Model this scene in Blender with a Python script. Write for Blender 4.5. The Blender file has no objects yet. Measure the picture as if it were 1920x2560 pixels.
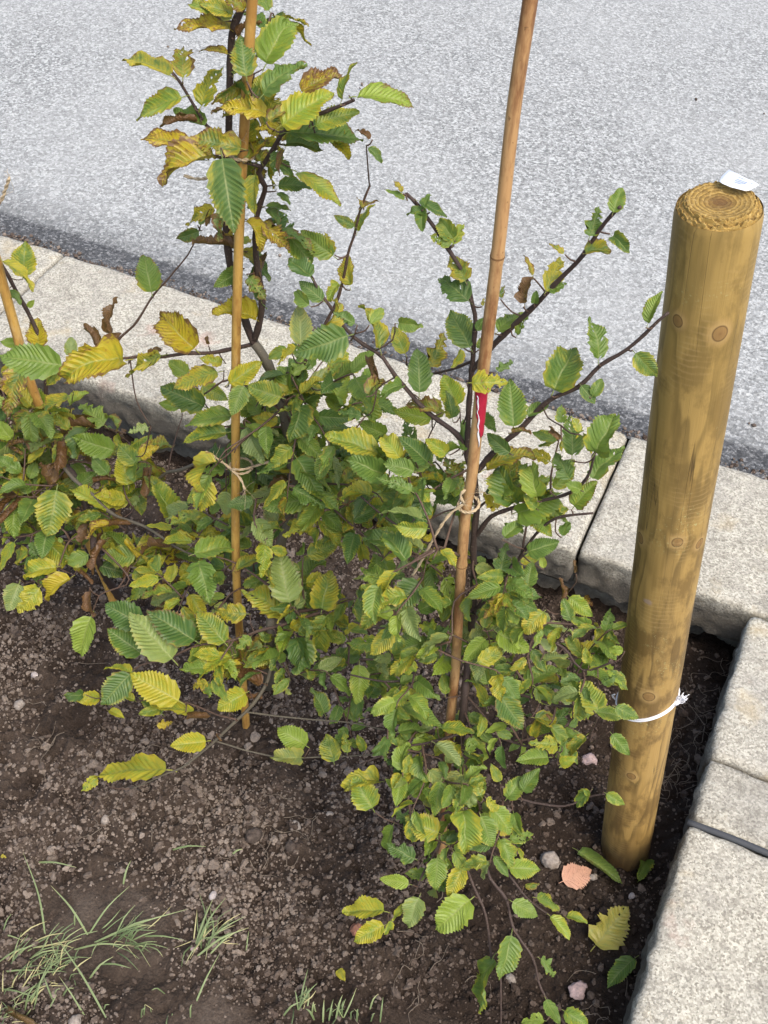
import bpy, math, random
import numpy as np
from mathutils import Matrix, Vector

# ------------------------------------------------------------------ camera, sky, sun, exposure
SC = bpy.context.scene
F, CX, CY, H = 2900.0, 960.0, 1280.0, 1.70          # focal length and centre in photo pixels (1920 x 2560), eye height
_a = np.array([-10626., -3762., F]); _b = np.array([1900., -3091., F])   # the two vanishing directions of the kerbs
_n = np.cross(_a, _b); _n /= np.linalg.norm(_n)
_Y = _b - _n * (_b @ _n); _Y /= np.linalg.norm(_Y)
_X = np.cross(_n, _Y)
if _X[0] < 0: _X = -_X
ROT = np.array([_X, _Y, -_n])                        # camera (right, down, forward) -> world
EYE = np.array([0., 0., H])
cam = bpy.data.cameras.new('camera'); camo = bpy.data.objects.new('camera', cam)
SC.collection.objects.link(camo); SC.camera = camo
cam.sensor_fit = 'HORIZONTAL'; cam.sensor_width = 36.0; cam.lens = F / 1920 * 36.0
cam.clip_start = 0.02; cam.clip_end = 200.0
_r = ROT @ np.array([1, 0, 0]); _u = ROT @ np.array([0, -1, 0]); _k = ROT @ np.array([0, 0, -1])
camo.matrix_world = Matrix(((_r[0], _u[0], _k[0], 0), (_r[1], _u[1], _k[1], 0), (_r[2], _u[2], _k[2], H), (0, 0, 0, 1)))

SUN_EL, SUN_AZ = math.radians(58), math.radians(125)   # azimuth clockwise from +Y
W = bpy.data.worlds.new('World'); SC.world = W; W.use_nodes = True
wn = W.node_tree
sky = wn.nodes.new('ShaderNodeTexSky'); sky.sky_type = 'NISHITA'; sky.sun_disc = False
sky.sun_elevation = SUN_EL; sky.sun_rotation = SUN_AZ
sky.air_density = 1.0; sky.dust_density = 4.0; sky.ozone_density = 0.6
wn.nodes['Background'].inputs['Strength'].default_value = 0.135
wn.links.new(sky.outputs[0], wn.nodes['Background'].inputs['Color'])
sl = bpy.data.lights.new('sun', 'SUN'); sl.energy = 1.25; sl.angle = math.radians(24); sl.color = (1.0, 0.94, 0.86)
so = bpy.data.objects.new('sun', sl); SC.collection.objects.link(so)
_sd = Vector((math.sin(SUN_AZ) * math.cos(SUN_EL), math.cos(SUN_AZ) * math.cos(SUN_EL), math.sin(SUN_EL)))
so.rotation_euler = _sd.to_track_quat('Z', 'Y').to_euler()
SC.view_settings.view_transform = 'Standard'; SC.view_settings.look = 'None'
SC.view_settings.exposure = 1.20; SC.view_settings.gamma = 1.0; SC.view_settings.use_curve_mapping = False

# ------------------------------------------------------------------ helpers
random.seed(7); RS = np.random.RandomState(11)
COL = SC.collection
Z0 = 0.14                                             # top of the kerb above the soil

def ray(px, py): return ROT @ np.array([(px - CX) / F, (py - CY) / F, 1.0])
def on_z(px, py, z):
    d = ray(px, py); return EYE + d * ((z - H) / d[2])
def on_y(px, py, y):
    d = ray(px, py); return EYE + d * (y / d[1])
def project(p):
    c = ROT.T @ (np.asarray(p) - EYE); return np.array([CX + F * c[0] / c[2], CY + F * c[1] / c[2], c[2]])

ZS = 960 / 1659.0
ORG = {1: (0, 0), 2: (960, 0), 3: (0, 640), 4: (960, 640), 5: (0, 1280), 6: (960, 1280), 7: (0, 1920), 8: (960, 1920)}
def R(k, x, y): return (ORG[k][0] + x * ZS, ORG[k][1] + y * ZS)

def tag(o, label=None, cat=None, group=None, kind=None):
    if label: o['label'] = label
    if cat: o['category'] = cat
    if group: o['group'] = group
    if kind: o['kind'] = kind
    return o
def empty(name, loc=(0, 0, 0)):
    o = bpy.data.objects.new(name, None); o.empty_display_size = 0.05; COL.objects.link(o); o.location = loc; return o
def mesh_of(name, V, Fc, smooth=True):
    me = bpy.data.meshes.new(name); me.from_pydata([tuple(v) for v in V], [], [tuple(int(i) for i in f) for f in Fc]); me.update()
    if smooth: me.polygons.foreach_set('use_smooth', np.ones(len(me.polygons), bool))
    return me
def obj(name, me, mat=None, parent=None):
    o = bpy.data.objects.new(name, me); COL.objects.link(o)
    if mat and not me.materials: me.materials.append(mat)
    if parent:
        o.parent = parent
        if parent.parent is None: o.matrix_parent_inverse = Matrix.Translation(parent.location).inverted()
    return o
def fast_mesh(name, V, T, smooth=True, tone=None):
    """numpy triangles"""
    V = np.asarray(V, np.float32); T = np.asarray(T, np.int32)
    me = bpy.data.meshes.new(name); me.vertices.add(len(V)); me.vertices.foreach_set('co', V.ravel())
    me.loops.add(T.size); me.loops.foreach_set('vertex_index', T.ravel())
    me.polygons.add(len(T)); me.polygons.foreach_set('loop_start', np.arange(0, T.size, T.shape[1], dtype=np.int32))
    me.polygons.foreach_set('loop_total', np.full(len(T), T.shape[1], np.int32))
    me.polygons.foreach_set('use_smooth', np.full(len(T), smooth, bool))
    if tone is not None:
        a = me.attributes.new('tone', 'FLOAT', 'POINT'); a.data.foreach_set('value', np.asarray(tone, np.float32))
    me.update(calc_edges=True); me.validate(); return me

def _hash(i, j, k, s):
    n = (i * 374761393 + j * 668265263 + k * 2147483647 + s * 1274126177) & 0xFFFFFFFF
    n = ((n ^ (n >> 13)) * 1274126177) & 0xFFFFFFFF
    n = (n ^ (n >> 16)) & 0xFFFFFFFF
    return n.astype(np.float64) / 4294967295.0
def noise(P, scale, seed=0):
    """value noise in 0..1 on an (n,3) array"""
    P = np.asarray(P, float) * scale; I = np.floor(P).astype(np.int64); f = P - I; f = f * f * (3 - 2 * f)
    r = 0
    for a in (0, 1):
        for b in (0, 1):
            for c in (0, 1):
                w = (f[:, 0] if a else 1 - f[:, 0]) * (f[:, 1] if b else 1 - f[:, 1]) * (f[:, 2] if c else 1 - f[:, 2])
                r = r + w * _hash(I[:, 0] + a, I[:, 1] + b, I[:, 2] + c, seed)
    return r
def fbm(P, scale, octv=4, seed=0, gain=0.5):
    s, a, t = 0, 1.0, 0
    for o in range(octv):
        s = s + a * noise(P, scale * 2 ** o, seed + o * 17); t += a; a *= gain
    return s / t

def smooth_line(pts, step=0.012):
    P = [np.asarray(p, float) for p in pts]
    if len(P) == 2: P = [P[0], (P[0] + P[1]) / 2, P[1]]
    Q = [2 * P[0] - P[1]] + P + [2 * P[-1] - P[-2]]
    out = []
    for i in range(1, len(Q) - 2):
        a, b, c, d = Q[i - 1:i + 3]
        m = max(2, int(np.linalg.norm(c - b) / step))
        for t in np.linspace(0, 1, m, endpoint=False):
            out.append(0.5 * (2 * b + (c - a) * t + (2 * a - 5 * b + 4 * c - d) * t * t + (3 * b - a - 3 * c + d) * t ** 3))
    out.append(P[-1]); return np.array(out)
class MB:
    def __init__(s): s.V = []; s.F = []
    def add(s, V, Fc):
        o = len(s.V); s.V += [tuple(v) for v in V]; s.F += [tuple(i + o for i in f) for f in Fc]
    def tube(s, L, rad, n=6, cap=True):
        L = np.asarray(L, float); m = len(L); rad = np.broadcast_to(rad, (m,)) if np.ndim(rad) == 0 else np.asarray(rad)
        T = np.gradient(L, axis=0); T /= np.linalg.norm(T, axis=1)[:, None] + 1e-12
        u = np.cross(T[0], [0.3, 0.2, 1.0]); u /= np.linalg.norm(u) + 1e-12
        V = []
        for i in range(m):
            u = u - T[i] * (u @ T[i]); u /= np.linalg.norm(u) + 1e-12; w = np.cross(T[i], u)
            for k in range(n):
                a = 2 * math.pi * k / n; V.append(L[i] + rad[i] * (math.cos(a) * u + math.sin(a) * w))
        Fc = [(i * n + k, i * n + (k + 1) % n, (i + 1) * n + (k + 1) % n, (i + 1) * n + k) for i in range(m - 1) for k in range(n)]
        if cap: Fc += [tuple(range(n))[::-1], tuple((m - 1) * n + k for k in range(n))]
        s.add(V, Fc)
    def build(s, name, mat, parent=None, smooth=True): return obj(name, mesh_of(name, s.V, s.F, smooth), mat, parent)

# ------------------------------------------------------------------ materials
class NT:
    """small node-tree writer"""
    def __init__(s, name):
        s.m = bpy.data.materials.new(name); s.m.use_nodes = True; s.t = s.m.node_tree; s.b = s.t.nodes['Principled BSDF']; s.out = s.t.nodes['Material Output']
    def n(s, kind, **kw):
        x = s.t.nodes.new(kind)
        for k, v in kw.items(): setattr(x, k, v)
        return x
    def put(s, sock, v):
        if hasattr(v, 'is_output') or hasattr(v, 'links'): s.t.links.new(v, sock)
        elif v is not None: sock.default_value = v
    def math(s, op, a, b=None, c=None, clamp=False):
        x = s.n('ShaderNodeMath', operation=op, use_clamp=clamp); s.put(x.inputs[0], a)
        if b is not None: s.put(x.inputs[1], b)
        if c is not None: s.put(x.inputs[2], c)
        return x.outputs[0]
    def mix(s, f, a, b, blend='MIX'):
        x = s.n('ShaderNodeMix', data_type='RGBA', blend_type=blend); x.clamp_factor = True
        s.put(x.inputs[0], f); s.put(x.inputs[6], col(a)); s.put(x.inputs[7], col(b)); return x.outputs[2]
    def noise(s, vec, scale, detail=4, rough=0.55, dist=0.0, out=0):
        x = s.n('ShaderNodeTexNoise'); s.put(x.inputs['Vector'], vec); x.inputs['Scale'].default_value = scale
        x.inputs['Detail'].default_value = detail; x.inputs['Roughness'].default_value = rough; x.inputs['Distortion'].default_value = dist
        return x.outputs[out]
    def voro(s, vec, scale, feature='F1', out='Distance', rand=1.0):
        x = s.n('ShaderNodeTexVoronoi', feature=feature); s.put(x.inputs['Vector'], vec); x.inputs['Scale'].default_value = scale
        x.inputs['Randomness'].default_value = rand; return x.outputs[out]
    def ramp(s, f, stops, interp='LINEAR'):
        x = s.n('ShaderNodeValToRGB'); s.put(x.inputs[0], f); e = x.color_ramp; e.interpolation = interp
        while len(e.elements) < len(stops): e.elements.new(0.5)
        for el, (p, c) in zip(e.elements, stops): el.position = p; el.color = col(c)
        return x.outputs[0]
    def rng(s, f, a, b, c=0.0, d=1.0):
        x = s.n('ShaderNodeMapRange'); s.put(x.inputs[0], f)
        for i, v in enumerate((a, b, c, d)): x.inputs[i + 1].default_value = v
        return x.outputs[0]
    def coord(s, which='Object'): return s.n('ShaderNodeTexCoord').outputs[which]
    def mapping(s, vec, scale=(1, 1, 1), loc=(0, 0, 0)):
        x = s.n('ShaderNodeMapping'); s.put(x.inputs[0], vec); x.inputs['Scale'].default_value = scale; x.inputs['Location'].default_value = loc; return x.outputs[0]
    def bump(s, h, strength=0.5, dist=0.002, normal=None):
        x = s.n('ShaderNodeBump'); s.put(x.inputs['Height'], h); x.inputs['Strength'].default_value = strength; x.inputs['Distance'].default_value = dist
        if normal: s.put(x.inputs['Normal'], normal)
        return x.outputs[0]
    def fin(s, base, rough=0.8, normal=None, spec=0.3):
        s.put(s.b.inputs['Base Color'], col(base) if not hasattr(base, 'is_output') else base); s.put(s.b.inputs['Roughness'], rough)
        s.b.inputs['Specular IOR Level'].default_value = spec
        if normal is not None: s.put(s.b.inputs['Normal'], normal)
        return s.m
def col(c):
    if isinstance(c, (tuple, list)) and len(c) == 3: return (c[0], c[1], c[2], 1.0)
    return c

def mat_asphalt():
    k = NT('worn_asphalt'); P = k.coord('Object')
    cell = k.n('ShaderNodeSeparateColor'); k.put(cell.inputs[0], k.voro(P, 165, out='Color'))
    cell2 = k.n('ShaderNodeSeparateColor'); k.put(cell2.inputs[0], k.voro(P, 340, out='Color'))
    v = k.math('ADD', k.math('MULTIPLY', cell.outputs[0], 0.6), k.math('MULTIPLY', cell2.outputs[1], 0.4))
    gr = k.ramp(v, [(0.12, (0.116, 0.121, 0.118)), (0.36, (0.200, 0.208, 0.204)), (0.6, (0.272, 0.282, 0.276)), (0.88, (0.43, 0.445, 0.435))])
    big = k.noise(P, 1.7, 5, 0.6)
    gr = k.mix(k.rng(big, 0.38, 0.66, 0.0, 0.45), gr, (0.33, 0.34, 0.33))
    # dark sealed strip that runs along the kerb, ragged edge
    sep = k.n('ShaderNodeSeparateXYZ'); k.put(sep.inputs[0], P)
    y = k.math('ADD', sep.outputs[1], k.math('MULTIPLY', k.math('SUBTRACT', k.noise(P, 9, 6, 0.7), 0.5), 0.055))
    y = k.math('ADD', y, k.math('MULTIPLY', sep.outputs[0], 0.0))
    strip = k.math('ADD', k.math('MULTIPLY', k.rng(y, 1.792, 1.808, 1.0, 0.0), 0.50), k.math('MULTIPLY', k.rng(y, 1.81, 1.93, 1.0, 0.0), 0.48))
    dark = k.ramp(v, [(0.15, (0.034, 0.036, 0.038)), (0.6, (0.070, 0.073, 0.076)), (0.93, (0.20, 0.205, 0.205))])
    gr = k.mix(strip, gr, dark)
    hb = k.math('ADD', k.voro(P, 165), k.math('MULTIPLY', k.noise(P, 600, 2), 0.5))
    return k.fin(gr, 0.85, k.bump(hb, 0.55, 0.0018), 0.25)
def mat_concrete():
    k = NT('weathered_concrete'); P = k.coord('Object')
    grain = k.n('ShaderNodeSeparateColor'); k.put(grain.inputs[0], k.voro(P, 330, out='Color'))
    fine = k.noise(P, 520, 3, 0.7)
    v = k.math('ADD', k.math('MULTIPLY', grain.outputs[0], 0.45), k.math('MULTIPLY', fine, 0.55))
    c = k.ramp(v, [(0.20, (0.165, 0.152, 0.122)), (0.47, (0.350, 0.334, 0.275)), (0.80, (0.56, 0.54, 0.455))])
    c = k.mix(k.rng(k.noise(P, 7, 6, 0.65), 0.42, 0.72, 0.0, 0.5), c, (0.27, 0.26, 0.235))
    c = k.mix(k.rng(k.noise(P, 26, 5, 0.7), 0.56, 0.75, 0.0, 0.38), c, (0.20, 0.19, 0.165))
    c = k.mix(k.rng(k.noise(k.mapping(P, loc=(3, 5, 1)), 9, 4, 0.6), 0.63, 0.74, 0.0, 0.40), c, (0.45, 0.26, 0.20))
    c = k.mix(k.rng(k.noise(k.mapping(P, loc=(13, 2, 1)), 12, 4, 0.6), 0.58, 0.72, 0.0, 0.45), c, (0.45, 0.36, 0.20))
    # sides darken to a soil tone from the top edge down
    sep = k.n('ShaderNodeSeparateXYZ'); k.put(sep.inputs[0], P)
    zz = k.math('ADD', sep.outputs[2], k.math('MULTIPLY', k.math('SUBTRACT', k.noise(P, 30, 5, 0.7), 0.5), 0.07))
    c = k.mix(k.rng(zz, 0.095, 0.145, 0.92, 0.0), c, (0.075, 0.066, 0.054))
    h = k.math('ADD', k.math('MULTIPLY', k.voro(P, 260), 0.8), k.noise(P, 700, 3, 0.7))
    return k.fin(c, 0.92, k.bump(h, 0.6, 0.0018), 0.2)
def mat_foundation():
    k = NT('rough_foundation_concrete'); P = k.coord('Object')
    c = k.ramp(k.noise(P, 22, 7, 0.7), [(0.3, (0.07, 0.062, 0.052)), (0.52, (0.16, 0.15, 0.125)), (0.75, (0.27, 0.26, 0.21))])
    return k.fin(c, 0.95, k.bump(k.noise(P, 120, 6, 0.75), 0.9, 0.006), 0.15)
def mat_soil():
    k = NT('dark_soil'); P = k.coord('Object')
    a = k.n('ShaderNodeAttribute', attribute_name='tone')
    n = k.noise(P, 160, 6, 0.75); n2 = k.noise(P, 9, 4, 0.6)
    v = k.math('ADD', a.outputs['Fac'], k.math('MULTIPLY', k.math('SUBTRACT', n, 0.5), 0.9))
    c = k.ramp(v, [(0.1, (0.024, 0.0165, 0.0120)), (0.45, (0.062, 0.046, 0.035)), (0.75, (0.112, 0.088, 0.069)), (1.0, (0.175, 0.143, 0.116))])
    c = k.mix(k.rng(n2, 0.4, 0.7, 0.0, 0.35), c, (0.05, 0.036, 0.027))
    h = k.math('ADD', k.noise(P, 220, 7, 0.8), k.math('MULTIPLY', k.voro(P, 190), -0.8))
    return k.fin(c, 0.95, k.bump(h, 0.9, 0.004), 0.15)
def mat_crumb():
    k = NT('dry_soil_crumb'); P = k.coord('Object')
    a = k.n('ShaderNodeAttribute', attribute_name='tone')
    v = k.math('ADD', a.outputs['Fac'], k.math('MULTIPLY', k.math('SUBTRACT', k.noise(P, 240, 4, 0.7), 0.5), 0.45))
    c = k.ramp(v, [(0.0, (0.028, 0.0195, 0.0145)), (0.4, (0.070, 0.052, 0.041)), (0.7, (0.132, 0.104, 0.083)), (1.0, (0.215, 0.177, 0.145))])
    return k.fin(c, 0.95, k.bump(k.noise(P, 500, 4, 0.7), 0.7, 0.0015), 0.15)
def mat_stone(name, base, dark):
    k = NT(name); P = k.coord('Object')
    c = k.mix(k.rng(k.noise(P, 130, 6, 0.7), 0.35, 0.65), base, dark)
    return k.fin(c, 0.85, k.bump(k.noise(P, 260, 5, 0.7), 0.5, 0.002), 0.25)

KNOTS = [(0.60, 1.054, 0.0072), (-0.45, 1.061, 0.0055), (0.35, 0.769, 0.0062), (-0.85, 0.748, 0.0062), (1.10, 0.755, 0.0060), (0.20, 0.469, 0.0078), (0.0, 0.266, 0.0065)]
POST_R = 0.0375
def mat_post():
    k = NT('pressure_treated_pine'); P = k.coord('Object')
    sep = k.n('ShaderNodeSeparateXYZ'); k.put(sep.inputs[0], P)
    warp = k.noise(k.mapping(P, (1, 1, 0.16)), 16, 3, 0.5, out=1)
    wsep = k.n('ShaderNodeSeparateColor'); k.put(wsep.inputs[0], warp)
    kd = None
    for (th, z, r) in KNOTS:
        a = -math.pi / 2 + th
        v = k.n('ShaderNodeVectorMath', operation='SUBTRACT'); k.put(v.inputs[0], P); v.inputs[1].default_value = (POST_R * math.cos(a), POST_R * math.sin(a), z)
        w = k.n('ShaderNodeVectorMath', operation='MULTIPLY'); k.put(w.inputs[0], v.outputs[0]); w.inputs[1].default_value = (1, 1, 0.8)
        l = k.n('ShaderNodeVectorMath', operation='LENGTH'); k.put(l.inputs[0], w.outputs[0])
        d = k.math('DIVIDE', l.outputs['Value'], r)
        kd = d if kd is None else k.math('MINIMUM', kd, d)
    px = k.math('ADD', sep.outputs[0], k.math('MULTIPLY', k.math('SUBTRACT', wsep.outputs[0], 0.5), 0.075))
    py = k.math('ADD', sep.outputs[1], k.math('MULTIPLY', k.math('SUBTRACT', wsep.outputs[1], 0.62), 0.075))
    rr = k.math('SQRT', k.math('ADD', k.math('MULTIPLY', px, px), k.math('MULTIPLY', py, py)))
    rr = k.math('ADD', rr, k.math('DIVIDE', 0.010, k.math('ADD', k.math('MULTIPLY', kd, kd), 1.2)))
    ring = k.math('FRACT', k.math('MULTIPLY', rr, 95))
    band = k.ramp(ring, [(0.0, (0, 0, 0)), (0.45, (0.25, 0.25, 0.25)), (0.85, (1, 1, 1)), (1.0, (0, 0, 0))])
    fib = k.noise(k.mapping(P, (1, 1, 0.025)), 420, 4, 0.7)
    base = k.mix(k.noise(k.mapping(P, (1, 1, 0.25)), 22, 4, 0.6), (0.395, 0.258, 0.084), (0.275, 0.172, 0.048))
    c = k.mix(k.math('MULTIPLY', band, k.rng(k.noise(k.mapping(P, (1, 1, 0.35), (2, 1, 4)), 11, 3, 0.6), 0.38, 0.60, 0.08, 0.45)), base, (0.125, 0.076, 0.022))
    c = k.mix(k.rng(fib, 0.4, 0.75, 0.0, 0.30), c, (0.44, 0.29, 0.105))
    c = k.mix(k.rng(k.noise(k.mapping(P, (1, 1, 0.4), (7, 3, 1)), 9, 4, 0.6), 0.5, 0.75, 0.0, 0.5), c, (0.235, 0.165, 0.058))   # olive salts
    c = k.mix(k.rng(k.noise(k.mapping(P, (1, 1, 0.5), (1, 8, 2)), 21, 6, 0.68), 0.47, 0.57, 0.0, 0.72), c, (0.110, 0.064, 0.020))
    xn = k.math('DIVIDE', sep.outputs[0], POST_R)
    wv = k.math('ADD', k.math('MULTIPLY', k.noise(k.mapping(P, (1, 1, 0.13), (3, 9, 5)), 26, 3, 0.5), 5.5), k.math('MULTIPLY', sep.outputs[2], 2.2))
    wv = k.math('ADD', wv, k.math('ADD', k.math('MULTIPLY', k.math('MULTIPLY', xn, xn), -1.3), k.math('DIVIDE', 1.6, k.math('ADD', k.math('MULTIPLY', kd, kd), 1.0))))
    arc = k.ramp(k.math('FRACT', wv), [(0.0, (0, 0, 0)), (0.40, (0.05, 0.05, 0.05)), (0.70, (0.8, 0.8, 0.8)), (0.86, (1, 1, 1)), (1.0, (0, 0, 0))])
    c = k.mix(k.math('MULTIPLY', arc, k.rng(k.noise(k.mapping(P, (1, 1, 0.5), (6, 1, 8)), 15, 3, 0.6), 0.36, 0.56, 0.18, 0.85)), c, (0.115, 0.072, 0.024))
    c = k.mix(k.rng(sep.outputs[2], 0.55, 1.1, 0.0, 0.35), c, (0.30, 0.215, 0.060))
    # knots
    kn = k.ramp(k.math('MULTIPLY', kd, 0.33), [(0.0, (0.13, 0.070, 0.026)), (0.10, (0.23, 0.135, 0.048)), (0.27, (0.25, 0.150, 0.052)), (0.31, (0.105, 0.058, 0.022)), (0.37, (0.36, 0.24, 0.09)), (0.75, (0.30, 0.19, 0.065)), (1.0, (0.30, 0.19, 0.065))])
    c = k.mix(k.rng(kd, 1.1, 2.1, 1.0, 0.0), c, kn)
    # drying checks: thin long dark lines
    ck = k.noise(k.mapping(P, (1, 1, 0.02), (4, 4, 0)), 60, 2, 0.4)
    cm = k.math('MULTIPLY', k.rng(k.math('ABSOLUTE', k.math('SUBTRACT', ck, 0.5)), 0.0, 0.006, 1.0, 0.0), k.rng(k.noise(k.mapping(P, (1, 1, 0.2), (9, 0, 3)), 14, 2), 0.53, 0.6))
    c = k.mix(k.math('MULTIPLY', cm, 0.75), c, (0.05, 0.03, 0.012))
    dv = k.n('ShaderNodeVectorMath', operation='DISTANCE'); k.put(dv.inputs[0], P); dv.inputs[1].default_value = (POST_R * math.cos(-math.pi / 2 - 0.25), POST_R * math.sin(-math.pi / 2 - 0.25), 0.655)
    c = k.mix(k.rng(k.math('ADD', dv.outputs['Value'], k.math('MULTIPLY', k.noise(P, 160, 3), 0.006)), 0.0065, 0.0095, 0.8, 0.0), c, (0.30, 0.22, 0.17))   # dab of dried mud
    # green salt flecks
    c = k.mix(k.math('MULTIPLY', k.rng(k.noise(P, 330, 3, 0.7), 0.60, 0.68), k.rng(k.noise(k.mapping(P, loc=(5, 5, 5)), 13, 3), 0.55, 0.68)), c, (0.40, 0.42, 0.20))
    c = k.mix(k.rng(k.math('ADD', sep.outputs[2], k.math('MULTIPLY', k.noise(P, 40, 4), 0.05)), 0.035, 0.10, 0.75, 0.0), c, (0.06, 0.038, 0.02))   # soil on the foot
    chat = k.math('SINE', k.math('ADD', k.math('MULTIPLY', sep.outputs[2], 900), k.math('MULTIPLY', k.noise(P, 30, 3), 14)))
    c = k.mix(k.math('MULTIPLY', k.rng(chat, 0.2, 1.0), k.rng(k.noise(k.mapping(P, (1, 1, 0.6), (1, 4, 4)), 22, 3), 0.50, 0.65, 0.0, 0.28)), c, (0.42, 0.30, 0.13))
    hb = k.math('ADD', k.math('MULTIPLY', fib, 0.7), k.math('ADD', k.math('MULTIPLY', band, 0.25), k.math('MULTIPLY', cm, -1.2)))
    return k.fin(c, 0.55, k.bump(hb, 0.45, 0.0010), 0.35)
def mat_endgrain():
    k = NT('sawn_end_grain'); P = k.coord('Object')
    sep = k.n('ShaderNodeSeparateXYZ'); k.put(sep.inputs[0], P)
    rr = k.math('SQRT', k.math('ADD', k.math('MULTIPLY', sep.outputs[0], sep.outputs[0]), k.math('MULTIPLY', sep.outputs[1], sep.outputs[1])))
    rr = k.math('ADD', rr, k.math('MULTIPLY', k.noise(P, 90, 4, 0.6), 0.0035))
    ring = k.math('FRACT', k.math('MULTIPLY', rr, 260))
    c = k.mix(k.rng(ring, 0.2, 0.9), (0.36, 0.235, 0.065), (0.155, 0.092, 0.022))
    c = k.mix(k.rng(k.noise(P, 420, 4, 0.75), 0.5, 0.7, 0.0, 0.7), c, (0.50, 0.38, 0.16))
    c = k.mix(k.rng(k.noise(P, 150, 5, 0.7), 0.52, 0.68, 0.0, 0.7), c, (0.105, 0.062, 0.02))
    c = k.mix(k.rng(rr, 0.006, 0.017, 0.85, 0.0), c, (0.125, 0.064, 0.024))
    return k.fin(c, 0.8, k.bump(k.noise(P, 380, 5, 0.75), 0.8, 0.002), 0.2)
def mat_bamboo(name, a, b, blotch):
    k = NT(name); P = k.coord('Object')
    f = k.noise(k.mapping(P, (1, 1, 0.05)), 260, 4, 0.65); g = k.noise(k.mapping(P, (1, 1, 0.30)), 38, 5, 0.7)
    c = k.mix(f, a, b)
    c = k.mix(k.rng(g, 0.46, 0.60, 0.0, 0.85), c, blotch)
    c = k.mix(k.rng(k.noise(k.mapping(P, (1, 1, 0.12), (2, 3, 4)), 75, 4, 0.7), 0.54, 0.66, 0.0, 0.6), c, tuple(x * 0.7 for x in blotch))
    c = k.mix(k.rng(k.noise(k.mapping(P, (1, 1, 0.3), (5, 1, 2)), 30, 4, 0.7), 0.58, 0.7, 0.0, 0.5), c, (0.50, 0.38, 0.20))
    c = k.mix(k.rng(k.noise(P, 210, 4, 0.7), 0.62, 0.7, 0.0, 0.7), c, (0.10, 0.05, 0.02))
    return k.fin(c, 0.5, k.bump(f, 0.3, 0.0008), 0.4)
def mat_bark(name, a, b):
    k = NT(name); P = k.coord('Object')
    c = k.mix(k.noise(k.mapping(P, (1, 1, 0.5)), 190, 5, 0.7), a, b)
    c = k.mix(k.rng(k.noise(P, 420, 3, 0.6), 0.62, 0.7, 0.0, 0.7), c, (0.20, 0.165, 0.125))
    return k.fin(c, 0.65, k.bump(k.noise(P, 300, 5, 0.7), 0.6, 0.001), 0.3)
def mat_plain(name, c, rough=0.7, var=None, scale=200):
    k = NT(name); P = k.coord('Object')
    cc = k.mix(k.noise(P, scale, 4, 0.7), c, var or tuple(x * 0.7 for x in c))
    return k.fin(cc, rough, k.bump(k.noise(P, scale * 2, 3, 0.7), 0.4, 0.0008), 0.3)
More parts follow.
